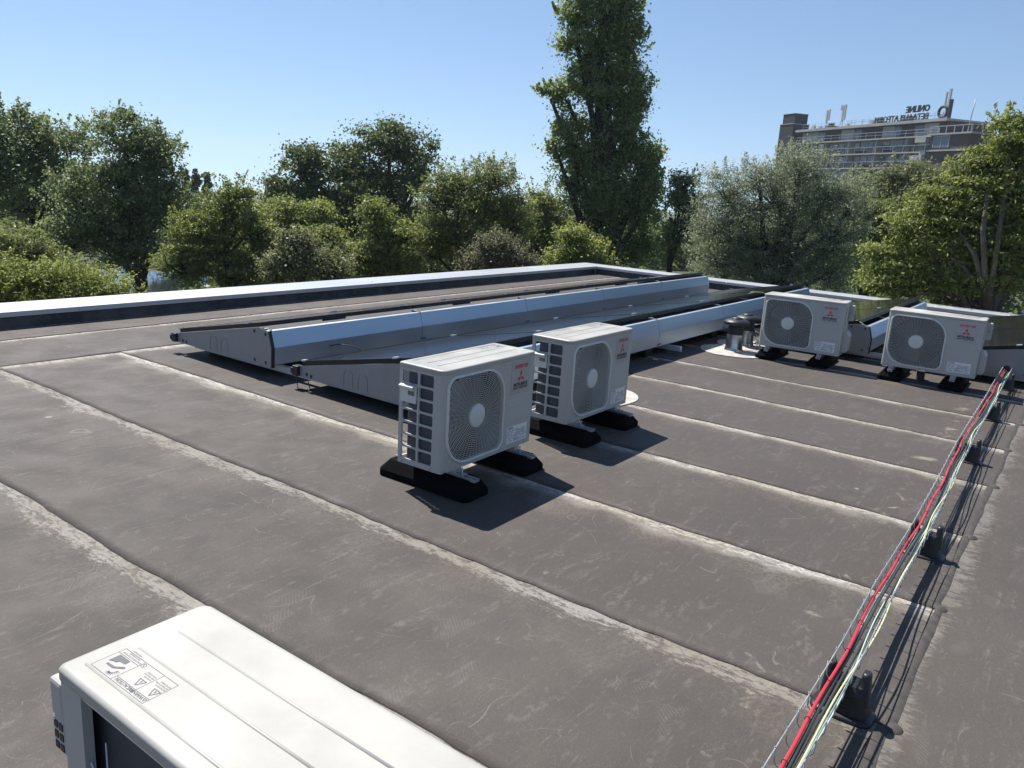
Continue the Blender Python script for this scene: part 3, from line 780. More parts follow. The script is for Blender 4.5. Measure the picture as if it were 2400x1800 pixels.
# profile of an end plate in (y offset from high corner, z)
prof=[(1.235,.172),(1.235,.098),(-.030,.098),(-.034,.250),(0,.372),(.105,.392)]
def end_plate(m,x,y0,th=.003):
    P=[(y0+a,z) for a,z in prof];m.prism(P,'x',x-th,x)
def mounting(y0,x0,n,label,hole=False,capleft=True):
    fr=empty('solar_mounting',(x0,y0,0),label=label,cat='solar mounting',group='aluminium solar mountings')
    L_=n*PL
    for s_,x in ((0,0),(1,L_+.003)):
        m=MB();end_plate(m,x,0)
        pl=m.build('end_plate',M['alu_side'],fr,bevel=.0)
        if s_==0:
            m=MB()
            for yy in (.70,.555):     # pressed arches
                P=[(x-.0042,yy+.045*math.cos(R(a)),.195+.04*math.sin(R(a))) for a in range(0,181,20)]
                P=[(x-.0042,yy+.045,.115)]+P+[(x-.0042,yy-.045,.115)]
                m.tube(P,.0012,5)
            m.build('pressed_arches',M['alu_side'],pl)
            m=MB()
            for yy,zz in ((.03,.350),(.165,.355),(1.14,.125),(1.09,.118),(.03,.128),(.165,.130)):
                for a in range(6):
                    c,s2=math.cos(a*math.pi/3),math.sin(a*math.pi/3)
                    m.tube([(x-.0042,yy,zz),(x-.0042,yy+.014*c,zz+.014*s2)],.0028,4)
            m.build('star_clips',M['black'],pl)
            if hole:
                m=MB();m.lathe([(0,-.005),(.036,-.005),(.036,-.003)],20,(0,0,0))
                for i,v in enumerate(m.v):m.v[i]=(x-.0035+(v[2]+.003)*.5,.318+v[0],.152+v[1]*1.25)
                m.build('cable_opening',M['black'],pl)
            m=MB();m.prism([(a*1.0,z) for a,z in [(-.006,.372),(-.040,.250),(-.036,.098),(-.046,.098),(-.050,.252),(-.012,.380)]],'x',x-.004,x+.02)
            m.build('edge_seal',M['black'],pl)
    # black end caps of the low edge
    m=MB();m.box(-.03,.03,1.215,1.275,.100,.175);m.box(-.034,.02,1.262,1.290,.115,.160)
    m.build('end_cap',M['black'],fr,bevel=.006)
    # deflectors
    for k in range(n):
        a=k*PL+.0025;b_=(k+1)*PL-.0025
        m=MB();P=[(.030,.378),(-.002,.376),(-.0365,.250),(-.033,.116),(-.020,.112),(-.018,.114),(-.030,.120),(-.0335,.250),(.001,.3735),(.030,.375)]
        m.prism(P,'x',a,b_)
        d=m.build('wind_deflector',M['deflector'],fr)
        m=MB()
        if k:
            for zz in (.135,.142):m.box(a-.02,a+.05,-.0385,-.0345,zz-.002,zz+.001)
            m.build('slots',M['black'],d)
    # uprights near the high edge and low feet
    for k in range(n+1):
        x=min(max(k*PL,.03),L_-.03);m=MB()
        m.box(x-.02,x+.02,.02,.06,.10,.345);m.box(x-.006,x+.006,.00,.10,.3765,.383)
        m.box(x-.018,x+.018,.05,.09,.345,.388)
        m.build('upright',M['galv'],fr)
    pad=None
    for k in range(n+1):
        x=min(max(k*PL,.32),L_-.32)
        for yy in (.05,1.03):
            if pad is None:
                m=MB();m.box(-.07,.07,0,.12,.006,.088);pad=pd=m.build('foot_pad',M['black'],fr,bevel=.006)
            else:
                pd=pad.copy();C.objects.link(pd)
            pd.location=(x,yy,0)
    m=MB();m.box(0.02,L_-.02,.03,1.22,.094,.0965);m.build('ballast_tray',M['blackframe'],fr)
    return fr
def panel(loc,label):
    p=empty('solar_module',loc,label=label,cat='solar panel',group='dark solar panels tilted toward the left parapet')
    a=math.atan2(.22,1.13)
    Mx=Matrix.Translation((0,.098,.4295))@Matrix.Rotation(-a,4,'X')
    wd=1.125;m=MB();w_=PL-.02;t=.033;fw=.012
    m.box(.01,.01+fw,0,wd,-t,0.0,Mx);m.box(w_+.01-fw,w_+.01,0,wd,-t,0.0,Mx);m.box(.01+fw,w_+.01-fw,0,fw,-t,0,Mx);m.box(.01+fw,w_+.01-fw,wd-fw,wd,-t,0,Mx)
    m.build('frame',M['blackframe'],p)
    m=MB();m.box(.01+fw,w_+.01-fw,fw,wd-fw,-.008,-.0015,Mx);m.build('glass',M['glass'],p)
    m=MB()
    for yy in (.14,wd-.05):m.box(-.006,.022,yy,yy+.045,-.002,.009,Mx);m.box(w_-.004,w_+.016,yy+.001,yy+.044,-.002,.0095,Mx)
    build_each(m,'clamp',M['alu'],p)
    m=MB();m.box(.7,.9,.05,.12,-.05,-.012,Mx);m.build('junction_box',M['black'],p)
    return p
rows=[(4.92,3.70,5,'long solar mounting furthest back, its white triangular end plate facing left'),
      (3.335,3.70,5,'long solar mounting right behind the two units in the middle'),
      (1.75,8.72,2,'short solar mounting between the two right units'),
      (.165,8.72,2,'solar mounting at the right edge which the cable tray enters')]
posn=['first','second','third','fourth','last']
rown=['back row along the left parapet','row behind the two middle units','row between the two right units','row the cable tray enters']
P0=None
for ri,(y0,x0,n,lab) in enumerate(rows):
    mounting(y0,x0,n,lab,hole=(ri==3))
    for k in range(n):
        lb='dark solar panel, %s from the camera in the %s'%(posn[k],rown[ri]) if n>2 else 'dark solar panel at the %s end of the %s'%(['near','far'][k],rown[ri])
        if P0 is None:P0=p=panel((0,0,0),lb)
        else:p=copy_tree(P0)
        p.location=(x0+k*PL,y0,0);p['label']=lb
# base rails crossing below the rows
for k in range(6):
    x=3.70+k*PL+(.135 if k==0 else (-.05 if k==5 else .33))
    m=MB();m.box(x-.02,x+.02,3.20,6.08,.052,.0915);m.box(x-.012,x+.012,3.19,6.09,.040,.052)
    m.build('base_rail',M['alu'],label=('aluminium rail joining the two long rows at their %s'%(['near left ends','first deflector joint','second deflector joint','third deflector joint','fourth deflector joint','far ends'][k])),cat='rail',group='aluminium rails below the solar rows')
for k in range(2):
    x=8.9+k*PL
    m=MB();m.box(x-.02,x+.02,.1,2.95,.050,.092);m.box(x-.012,x+.012,.09,2.96,.040,.050)
    m.build('base_rail',M['alu'],label='aluminium rail joining the two short rows %s'%['just behind the right units','at their far half'][k],cat='rail',group='aluminium rails below the solar rows')
# loose leads
def lead(pts,r,mat,label,cat='cable',name='cable',group='thin solar leads'):
    # smooth catmull
    P=[Vector(p) for p in pts];Q=[]
    P2=[P[0]*2-P[1]]+P+[P[-1]*2-P[-2]]
    for i in range(1,len(P2)-2):
        for k in range(8):
            t=k/8;a,b_,c_,d_=P2[i-1],P2[i],P2[i+1],P2[i+2]
            Q.append(.5*((2*b_)+(c_-a)*t+(2*a-5*b_+4*c_-d_)*t*t+(3*b_-a-3*c_+d_)*t**3))
    Q.append(P[-1]);m=MB();m.tube(Q,r,6);return m.build(name,mat,label=label,cat=cat,group=group)
lead([(4.27,4.885,.20),(4.33,4.83,.215),(4.40,4.72,.20),(4.44,4.62,.14),(4.46,4.60,.10)],.004,M['black'],'thin black lead looping out of the first deflector of the back row')
lead([(8.78,4.02,.25),(8.82,3.97,.30),(8.9,3.93,.31),(8.98,3.90,.27),(9.0,3.85,.26)],.004,M['yellowgreen'],'pale yellow lead looping over the panel edge of the middle row')
lead([(9.95,3.48,.42),(10.05,3.44,.44),(10.2,3.40,.43),(10.35,3.36,.40)],.004,M['yellowgreen'],'pale yellow lead on the high edge behind the unit by the vent')
lead([(8.76,1.95,.37),(8.74,1.88,.42),(8.73,1.82,.40),(8.75,1.76,.36)],.005,M['yellowgreen'],'pale yellow lead at the corner of the short mounting between the right units')
lead([(8.20,2.70,.05),(8.3,2.75,.12),(8.75,2.99,.24),(9.05,3.2,.22)],.006,M['greycable'],'dark hose running from behind the vent unit to the solar row')
lead([(8.5,2.70,.02),(8.62,2.82,.14),(8.8,3.1,.18),(9.1,3.25,.16)],.005,M['greycable'],'thin dark cable rising from the pale patch to the solar row')
lead([(8.6,2.3,.18),(8.66,2.1,.03),(8.75,1.9,.014),(8.7,1.7,.014),(8.62,1.45,.02)],.006,M['greycable'],'dark cable lying on the roof between the right units')
lead([(3.72,4.62,.10),(3.69,4.57,.02),(3.66,4.51,.012),(3.70,4.45,.015),(3.73,4.50,.06)],.004,M['black'],'small black wire loop below the low corner of the middle row')

# ------------------------------------------------------------------ vents, patches, stub
def disc(c,r,label,name='roof_patch'):
    m=MB();n=48;pts=[(c[0]+r*(1+.012*math.sin(5*a)+.008*math.sin(9*a+1))*math.cos(a),c[1]+r*(1+.012*math.sin(5*a)+.008*math.sin(9*a+1))*math.sin(a)) for a in [2*math.pi*k/n for k in range(n)]]
    m.prism(pts,'z',.0,c[2]);return m.build(name,M['patch'],label=label,cat='roof patch',group='round pale patches on the roof')
disc((8.10,2.90,.011),.36,'round pale roof patch around the silver roof vent')
disc((8.56,2.92,.015),.34,'round pale roof patch around the rear vent, partly behind the unit')
disc((5.28,2.98,.011),.355,'round pale roof patch showing behind the middle outdoor unit')
def vent(loc,label,tall=.30):
    v=empty('roof_vent',loc,label=label,cat='roof vent',group='short pipe vents')
    m=MB();m.lathe([(.100,0),(.094,.010),(.089,.03),(.086,.16),(.086,.17)],32);m.build('metal_base',M['ventmetal'],v)
    m=MB();m.lathe([(.080,.15),(.080,.265),(.075,.27)],32);m.build('collar',M['black'],v)
    m=MB();m.lathe([(.085,.268),(.135,.278),(.142,.290),(.138,.305),(.11,.322),(.075,.334),(0,.336)],36)
    m.lathe([(.06,.334),(.058,.345),(0,.347)],24);m.build('cap',M['black'],v);return v
vent((8.14,2.93,.011),'silver and black mushroom vent standing on the pale patch')
vent((8.52,2.95,.015),'second black capped vent just behind the silver vent')
m=MB();m.lathe([(.046,0),(.043,.004),(.040,.02),(.040,.085),(.036,.088),(.034,.05),(0,.05)],24,(8.30,1.14,0));m.build('pipe_stub',simple('stub_brown',(.10,.09,.08),.7),label='short brown pipe stub on the roof under the rightmost unit',cat='pipe')

# ------------------------------------------------------------------ wire tray, stands and cables
TP=[(-.6,.36),(.6,.372),(1.79,.385),(2.49,.389),(3.0,.400),(3.83,.402),(5.05,.432),(5.96,.448),(7.4,.462),(9.0,.480)]
def ty(x):
    for (a,b_),(c_,d_) in zip(TP[:-1],TP[1:]):
        if x<=c_:return b_+(d_-b_)*(x-a)/(c_-a)
    return TP[-1][1]
TW=.036;TZ0,TZ1=.135,.178
tray=empty('cable_tray',(0,0,0),label='narrow galvanised wire mesh tray running across the roof on black stands',cat='cable tray')
m=MB();xs=np.arange(-.6,9.0,.1)
def zsag(x):return -.004*math.sin(x*2.1)+.002*math.sin(x*5)
for dy,z in ((-TW,TZ1),(TW,TZ1),(-TW*.45,TZ0),(TW*.45,TZ0)):
    m.tube([(x,ty(x)+dy+.002*math.sin(x*3+dy*90),z+zsag(x)) for x in xs],.0024,6)
build_each(m,'long_wire',M['galv'],tray)
m=MB()
for x in np.arange(-.55,8.95,.10):
    y=ty(x);s_=zsag(x)
    m.tube([(x,y-TW-.002,TZ1+.006+s_),(x,y-TW,TZ0+.006+s_),(x,y-TW*.8,TZ0-.004+s_),(x,y+TW*.8,TZ0-.004+s_),(x,y+TW,TZ0+.006+s_),(x,y+TW+.002,TZ1+.006+s_)],.0021,5)
build_each(m,'cross_wire',M['galv'],tray)
def stand(x,label):
    y=ty(x)
    s_=empty('tray_stand',(x,y-.015,0),label=label,cat='tray stand',group='black ribbed stands carrying the cable tray')
    m=MB()
    def ov(rx,ry,z,n=20):return [(rx*math.cos(2*math.pi*k/n)*(1),ry*math.sin(2*math.pi*k/n),z) for k in range(n)]
    def sq(rx,ry,z,n=24,p=4):
        o=[]
        for k in range(n):
            a=2*math.pi*k/n;c,s2=math.cos(a),math.sin(a);o.append((rx*math.copysign(abs(c)**(2/p),c),ry*math.copysign(abs(s2)**(2/p),s2),z))
        return o
    loft(m,[sq(.075,.125,.0),sq(.078,.128,.006),sq(.070,.118,.012),sq(.060,.105,.016)],close_first=True)
    loft(m,[sq(.058,.103,.012),sq(.046,.085,.075),sq(.042,.078,.112)])
    m.build('base',M['black'],s_)
    for sg in (-1,1):
        m=MB()
        a=[ (x_,y_+sg*.076,z_) for x_,y_,z_ in sq(.036,.024,.05,16,3)];b_=[(x_*.85,y_+sg*.070,z_) for x_,y_,z_ in sq(.034,.017,.150,16,3)];c_=[(x_*.5,y_+sg*.070,z_) for x_,y_,z_ in sq(.034,.014,.158,16,3)]
        loft(m,[a,b_,c_])
        m.build('horn',M['black'],s_)
    m=MB()
    for k in range(8):
        z=.022+k*.011;t=(z-.012)/.1;rx=.058-.016*t+.003;ry=.103-.025*t+.003
        loft(m,[sq(rx-.004,ry*.55,z-.001),sq(rx,ry*.55,z),sq(rx,ry*.55,z+.004),sq(rx-.004,ry*.55,z+.005)],close_first=True)
    m.build('ribs',M['black'],s_)
    m=MB();m.box(-.012,.012,-.012,.012,.112,.132);m.build('clamp',M['galv'],s_)
    s_.scale=(.8,.74,1.0)
for x,l in ((2.42,'nearest black ribbed stand below the cable tray'),(3.90,'second nearest black ribbed stand below the cable tray'),(5.70,'third black ribbed stand along the cable tray'),(7.08,'fourth black ribbed stand along the cable tray'),(8.50,'farthest black stand, where the tray meets the solar mounting')):
    stand(x,l)
def run(dy,z,amp,ph,r,mat,label,fr=(2.3,5.1),x1=8.9,wig=.004):
    X=np.arange(-.6,x1,.05)
    P=[(x,ty(x)+dy+wig*math.sin(x*fr[0]+ph)+wig*.6*math.sin(x*fr[1]+ph*2),z+zsag(x)+amp*math.sin(x*fr[0]*1.3+ph)) for x in X]
    m=MB();m.tube(P,r,8);return m.build('cable',mat,label=label,cat='cable',group='cables lying in the wire tray')
run(.016,TZ0+.022,.001,.3,.0050,M['red'],'bright red cable lying in the wire tray',fr=(2.3,9.1),wig=.005)
run(.002,TZ0+.010,.001,1.3,.0058,M['greycable'],'dark grey cable in the wire tray beside the red one')
run(-.010,TZ0+.006,.001,4.0,.0045,M['greycable'],'thinner dark cable at the bottom of the wire tray')
run(-.027,TZ0+.016,.005,2.2,.0030,M['yellowgreen'],'pale yellow cable snaking along the right side of the wire tray',fr=(3.1,7.0),wig=.009)
run(-.020,TZ0+.008,.003,5.2,.0023,M['palegreen'],'pale green wire in the wire tray beside the yellow one',fr=(2.7,6.0),wig=.008)
m=MB()
tie=[]
for x in np.arange(.3,8.8,.22):
    y=ty(x)+.016+.005*math.sin(x*2.3+.3)+.003*math.sin(x*9.1+.6);z=TZ0+.022+zsag(x)
    P=[(x+.002*math.sin(a),y+.0078*math.cos(a),z+.0078*math.sin(a)) for a in [2*math.pi*k/10 for k in range(10)]]
    m.tube(P,.0012,4,closed=True)
m.build('cable_ties',M['black'],tray)

# ------------------------------------------------------------------ vegetation
def quads_leaves(Cn,size,rg,aspect=.6,up=.3,droop=0,bias=None):
    """centres (n,3) -> diamond leaf quads, creased"""
    n=len(Cn)
    nrm=rg.normal(size=(n,3));nrm[:,2]+=up
    if bias is not None:nrm+=bias*1.5
    nrm/=np.linalg.norm(nrm,axis=1)[:,None]
    t=rg.normal(size=(n,3));t[:,2]-=droop;t-=nrm*(t*nrm).sum(1)[:,None];t/=np.linalg.norm(t,axis=1)[:,None]+1e-9
    b_=np.cross(nrm,t);s_=size*rg.uniform(.6,1.35,n)[:,None]
    V=np.stack([Cn-t*s_*.5,Cn+b_*s_*.5*aspect+nrm*s_*.08,Cn+t*s_*.5,Cn-b_*s_*.5*aspect+nrm*s_*.08],1).reshape(-1,3)
    F=np.arange(4*n).reshape(-1,4);return V,F
def tree(name,label,cat,dist,lobes,mat,trunk=None,n=14000,size=.10,clump=.45,per=26,aspect=.65,seed=1,droop=0,up=.3,bark='bark',
         shell=.55,group=None,shoots=0,flat=1.0,fill=.42,limbs=True,depthk=1.0,tr=None,base_px=None,twigs=.02):
    rg=np.random.default_rng(seed)
    sc=dist/(FPX/1.085);per=int(per*2.2);clump*=1.45
    Ls=[]
    for lb in lobes:
        px,py,rx,ry=lb[:4];dd=lb[4] if len(lb)>4 else 0
        c=at_dist(px,py,dist+dd);k=(dist+dd)/dist
        Ls.append((c,rx*sc*k,ry*sc*k,(min(rx,ry)*.5+max(rx,ry)*.5)*sc*k*depthk))
    fw=at_dist(lobes[0][0],lobes[0][1],dist)-np.array([0,0,CH]);fw[2]=0;fw/=np.linalg.norm(fw);rt=np.array([fw[1],-fw[0],0])
    vol=np.array([(l[1]*l[2]*l[3])**(.72) for l in Ls]);vol/=vol.sum()
    nc=n//per
    ks=rg.choice(len(Ls),nc,p=vol)
    d=rg.normal(size=(nc,3));d/=np.linalg.norm(d,axis=1)[:,None]
    rad=rg.random(nc)**(1/3.);rad=shell*(.55+.45*rg.random(nc)**.5)+(1-shell)*rad
    rad*=1+.16*rg.normal(size=nc)*.6
    cen=np.zeros((nc,3));up3=np.array([0,0,1.])
    for i,(c,rx,rz,ry) in enumerate(Ls):
        s_=np.where(ks==i)[0]
        if len(s_)==0:continue
        nb=int(np.clip(4+ (rx*rz)**.5*4.2/max(clump,.2)*.55,8,36))
        bd=rg.normal(size=(nb,3));bd/=np.linalg.norm(bd,axis=1)[:,None];bd[:,1]*=.9;bd[:,2]=np.abs(bd[:,2])*rg.choice([1,1,-1],nb)
        br=rg.uniform(.45,1.0,nb)[:,None];bs_=rg.uniform(.20,.42,nb)
        w_=bs_**2.2;kb=rg.choice(nb,len(s_),p=w_/w_.sum())
        dl=d[s_].copy();dl[:,2]=np.where(rg.random(len(s_))<.62,np.abs(dl[:,2]),dl[:,2])
        rr_=rg.random(len(s_))**.45
        q=bd[kb]*br[kb]*.86+dl*(bs_[kb]*rr_)[:,None]*np.array([1.15,1.15,.8])
        fillm=rg.random(len(s_))<fill
        q=np.where(fillm[:,None],d[s_]*(rg.random(len(s_))**.42)[:,None]*(1+.10*rg.normal(size=len(s_)))[:,None],q)
        q=q*.90
        cen[s_]=c+(q[:,0]*rx)[:,None]*rt+(q[:,1]*ry)[:,None]*fw+(q[:,2]*rz)[:,None]*up3
    cs=clump*rg.uniform(.5,1.5,nc)
    off=rg.normal(size=(nc,per,3));off/=np.linalg.norm(off,axis=2)[:,:,None]
    off[:,:,2]=np.where(rg.random((nc,per))<.7,np.abs(off[:,:,2]),off[:,:,2]);bias=off.reshape(-1,3).copy()
    off=off*(.30+.75*rg.random((nc,per,1))**.6)*(1+.3*rg.normal(size=(nc,per,1)))*.62;off[:,:,2]*=.8*flat
    off[:,:,0:2]*=rg.uniform(.7,1.5,(nc,1,2))
    P=(cen[:,None,:]+off*cs[:,None,None]).reshape(-1,3)
    rn=np.repeat(rg.random(nc)*.7+.1,per)+rg.normal(size=nc*per)*.2
    extra=[];er=[]
    for (c,rx,rz,ry) in Ls:      # upright shoots on the outline
        for k in range(int(shoots*1.6)):
            a=rg.uniform(0,math.pi);e=rg.uniform(-.4,.4)
            st=c+rt*rx*math.cos(a)*.80+fw*ry*e+np.array([0,0,rz*abs(math.sin(a))*.78])
            di=np.array([0,0,1.])*.9+rt*math.cos(a)*.5+rg.normal(size=3)*.18;di/=np.linalg.norm(di)
            ln=clump*rg.uniform(.4,1.15);m_=int(24+ln*34);tt=rg.random(m_)
            Q=st+di*ln*tt[:,None]+rg.normal(size=(m_,3))*clump*.13*(1.2-tt[:,None]);bias=np.concatenate([bias,np.zeros((m_,3))]);extra.append(Q);er.append(np.full(m_,.75)+rg.normal(size=m_)*.15)
    if extra:P=np.concatenate([P]+extra);rn=np.concatenate([rn]+er)
    keep=P[:,2]>GZ+.05;P=P[keep];rn=rn[keep];bias=bias[keep]
    V,F_=quads_leaves(P,size,rg,aspect,up,droop,bias)
    # trunk
    if trunk is None:trunk=(lobes[0][0],)
    bx=at_dist(trunk[0],500,dist);base=Vector((bx[0],bx[1],GZ))
    root=empty(name,base,label=label,cat=cat,group=group)
    V=V-np.array(base)
    np_mesh('crown',V,F_,mat,root,attrs={'rnd':('FACE',np.clip(rn[:len(F_)],0,1))})
    mb=MB();tr=tr or max(.08,.012*(Ls[0][0][2]+Ls[0][2]-GZ)+.06)
    topc=max(Ls,key=lambda l:l[0][2]);top=Vector(topc[0])-base
    fork=top*.0+Vector((0,0,max(1.2,(min(l[0][2]-l[2]*.5 for l in Ls)-GZ))))
    bend=Vector((rg.normal()*.15,rg.normal()*.15,0))
    path=[Vector((0,0,0)),fork*.5+bend,fork]+[fork+(top-fork)*t+Vector((rg.normal()*.12,rg.normal()*.12,0)) for t in (.3,.6,.9)]
    mb.tube(path,[tr*1.25,tr,tr*.85,tr*.62,tr*.4,tr*.15],7)
    if limbs:
        for (c,rx,rz,ry) in Ls:
            tgt=Vector(c)-base
            s0=fork*rg.uniform(.75,1.0)
            if (tgt-s0).length<.5:continue
            mid=s0+(tgt-s0)*.5+Vector((rg.normal()*.2,rg.normal()*.2,rg.normal()*.1+.05*(tgt-s0).length))
            r0=tr*.5
            mb.tube([s0,mid,tgt],[r0,r0*.6,r0*.3],6)
            idx=np.where(ks>=0)[0]
        # twigs to clumps
        sel=rg.choice(nc,min(nc,int(nc*.30)),replace=False)
        for j in sel:
            c,rx,rz,ry=Ls[ks[j]];a=Vector(c)-base;b_=Vector(cen[j])-base
            s0=a+(b_-a)*rg.uniform(0,.25)-Vector((0,0,rz*.25))
            mid=s0+(b_-s0)*.55+Vector((rg.normal()*.1,rg.normal()*.1,-.06*(b_-s0).length))
            mb.tube([s0,mid,b_],[twigs*1.6,twigs,twigs*.4],4,caps=False)
    mb.build('trunk',M[bark],root)
    return root
G='trees beyond the roof edge'
tree('tree','broad grey green tree with dark inner branches at the far left edge','tree',34,[(60,345,110,85),(-40,320,110,85),(150,318,50,38),(30,430,130,90),(120,430,90,80),(0,292,60,38)],L['poplar'],(70,),n=32500,size=0.112,clump=.5,seed=11,group=G,shoots=10,shell=.45,fill=.3)
tree('tree','tall green tree with forked trunk beside the pond gap','tree',27,[(265,305,70,52),(330,345,58,56),(280,400,100,70),(330,450,90,80),(190,450,85,75),(160,520,60,50),(250,540,110,60),(358,435,30,52)],L['poplar'],(296,),n=45000,size=0.090,clump=.40,seed=12,group=G,shoots=9,shell=.4,tr=.24,fill=.3)
tree('shrub','bright green leafy shrub in front of the left trees just above the parapet','shrub',15.5,[(60,640,110,50),(170,640,95,42),(-30,610,80,60),(245,660,60,35),(110,600,60,30)],L['lime'],(120,),n=27500,size=0.065,clump=.22,per=24,aspect=.35,seed=13,shoots=10,group=G)
tree('shrub','dark green bush at the left edge above the bright shrub','shrub',21,[(30,540,80,50),(-60,540,80,60),(80,560,50,40),(180,600,90,30)],L['green'],(30,),n=20000,size=0.077,clump=.3,seed=14,aspect=.4,group=G)
for i,(x,t,lb) in enumerate([(402,368,'leftmost of the three distant pointed poplars'),(424,364,'middle one of the three distant pointed poplars'),(446,366,'rightmost of the three distant pointed poplars')]):
    tree('poplar_tree',lb,'tree',85,[(x,t+14,5,15),(x,t+34,8,24),(x,t+62,9,28)],L['dark'],(x,),n=4500,size=.24,clump=.2,seed=20+i,limbs=False,group='distant pointed poplars')
tree('tree','dark round tree below the three distant poplars','tree',60,[(405,458,50,34),(440,455,32,28),(370,480,50,45)],L['dark'],(400,),n=11250,size=0.206,clump=.8,seed=24,group=G)
tree('tree','yellowish green tree right of the forked tree with thin pointed top','tree',23,[(508,420,35,28),(480,470,60,45),(430,500,60,45),(540,500,50,60),(470,570,110,55),(400,580,60,50),(560,580,50,50)],L['olive'],(500,),n=37500,size=0.073,clump=.32,seed=25,group=G,shoots=5,flat=.6)
tree('maple_tree','large dark dome shaped tree, tallest left of the poplar','tree',38,[(840,320,85,55),(900,370,50,60),(760,360,60,50),(660,370,65,50),(610,420,45,40),(800,420,130,80),(925,330,18,30),(680,460,120,60),(800,500,150,60)],L['dark'],(830,),n=57500,size=0.138,clump=.55,seed=26,group=G,shell=.6,tr=.35,fill=.62)
tree('tree','yellow green tree in front of the large dark dome','tree',30,[(600,460,45,35),(650,480,60,40),(690,460,40,30),(600,530,60,50),(690,540,60,45)],L['lime'],(640,),n=22500,size=0.095,clump=.4,seed=27,group=G,flat=.6)
tree('shrub','low grey green bush above the middle of the left parapet','shrub',17.5,[(650,570,60,45),(720,585,45,38),(600,590,35,32),(640,530,30,30)],L['grey'],(650,),n=20000,size=0.060,clump=.24,seed=28,group=G,shoots=5)
tree('hazel_tree','olive bush with arching branch tops between the low bush and the birch','shrub',20,[(820,470,45,45),(850,520,60,50),(790,560,60,45),(860,580,70,35),(700,510,40,20)],L['olive'],(830,),n=25000,size=0.069,clump=.3,seed=29,group=G,flat=.6)
tree('birch_tree','airy light green tree with wispy upright top left of the poplar','tree',21,[(1000,400,60,42),(1070,390,45,38),(950,440,60,40),(1040,450,95,45),(1000,510,110,55),(1110,480,50,60),(930,540,60,50)],L['green'],(1010,),n=45000,size=0.065,clump=.3,seed=30,group=G,shoots=14,aspect=.5,shell=.4)
tree('shrub','low bush with brownish grey leaves at the foot of the airy tree','shrub',17,[(1075,545,45,36),(1040,575,40,24),(1120,570,40,24)],L['brown'],(1050,),n=17500,size=0.052,clump=.22,seed=31,group=G,shoots=8)
tree('tree','small green tree between the airy tree and the poplar','tree',29,[(1175,440,30,35),(1150,480,45,45),(1190,520,45,60),(1130,540,40,40)],L['olive'],(1165,),n=17500,size=0.086,clump=.4,seed=32,group=G,shoots=4)
pop=[(1300,-60,80,80),(1310,30,82,70),(1235,40,38,45),(1345,110,52,70),(1270,110,62,55),(1300,190,80,65),(1225,215,40,30),(1190,212,22,14),(1370,200,32,65),(1350,260,55,60),(1240,300,50,45),(1310,330,90,60),(1385,350,42,55),(1250,380,62,55),(1330,430,100,70),(1260,470,70,70),(1390,460,45,80),(1330,540,100,60),(1240,550,45,50),(1205,335,22,18),(1410,400,20,40)]
tree('poplar_tree','very tall dark columnar poplar reaching out of the top of the photo','tree',30,pop,L['tall'],(1310,),n=98000,size=0.107,clump=.33,per=22,seed=33,group=G,shell=.6,shoots=9,tr=.38,depthk=.75,flat=2.0,fill=.34)
tree('tree','yellow green bush at the foot of the tall poplar','shrub',24,[(1240,530,45,45),(1220,570,40,30),(1280,560,50,35)],L['lime'],(1240,),n=11250,size=0.077,clump=.3,seed=34,group=G,shoots=6)
tree('tree','slim tree with bare dark trunk just right of the tall poplar','tree',27,[(1475,400,28,22),(1465,440,25,25),(1490,470,28,60),(1450,520,20,40)],L['poplar'],(1452,),n=8750,size=0.086,clump=.35,seed=35,group=G,shoots=4,tr=.11)
tree('willow_tree','silvery willow right of the poplar, below the brick tower','tree',22,[(1560,410,60,42),(1640,385,48,38),(1730,365,65,52),(1680,430,110,60),(1790,415,55,40),(1560,480,80,70),(1680,520,130,80),(1800,500,80,80),(1560,560,80,60),(1840,440,35,40),(1680,590,120,50),(1790,590,80,50)],L['silver'],(1680,),n=80000,size=0.073,clump=.30,per=24,aspect=.28,seed=36,group=G,shoots=9,droop=.3,shell=.5,tr=.22,fill=.8,twigs=.010)
0 and tree('shrub','shaded bush below the silvery willow behind the right parapet','shrub',17.5,[(1660,590,120,40),(1780,590,100,50),(1540,590,50,30)],L['dark'],(1700,),n=20000,size=0.077,clump=.3,seed=37,group=G)
tree('tree','grey green rounded tree in front of the block of flats','tree',48,[(1950,400,75,38),(1880,420,50,34),(2030,420,50,38),(1960,450,110,50)],L['grey'],(1950,),n=27500,size=0.146,clump=.6,seed=38,group=G,shoots=4)
tree('tree','olive green tree between the willow and the bright ash','tree',26,[(1890,460,60,50),(1850,520,50,60),(1930,520,80,60),(1890,590,90,50)],L['olive'],(1890,),n=30000,size=0.077,clump=.33,seed=39,group=G)
tree('ash_tree','bright green feathery tree filling the right edge','tree',15,[(2190,285,36,34),(2240,320,60,70),(2140,350,40,26),(2075,385,34,18),(2165,410,75,48),(2030,440,60,35),(2120,480,90,50),(1980,490,60,35),(2040,540,90,45),(1930,560,55,35),(2150,570,100,50),(1960,620,80,28),(2080,620,90,30),(2240,500,80,90),(1900,610,45,25)],L['lime'],(2175,),n=80000,size=0.069,clump=.22,per=20,aspect=.38,seed=40,group=G,shoots=5,flat=.5,shell=.4,tr=.13,bark='bark_pale',depthk=.8,twigs=.010,fill=.25)
tree('tree','dark tree behind the right edge ash','tree',30,[(2100,500,120,90),(2000,540,110,80),(2230,480,100,110),(2100,620,150,60)],L['dark'],(2110,),n=25000,size=0.120,clump=.55,seed=41,group=G)
tree('tree','dark tree behind the olive tree and the willow','tree',33,[(1700,540,140,90),(1860,560,100,80),(1560,560,80,70)],L['dark'],(1720,),n=20000,size=0.129,clump=.55,seed=42,group=G)
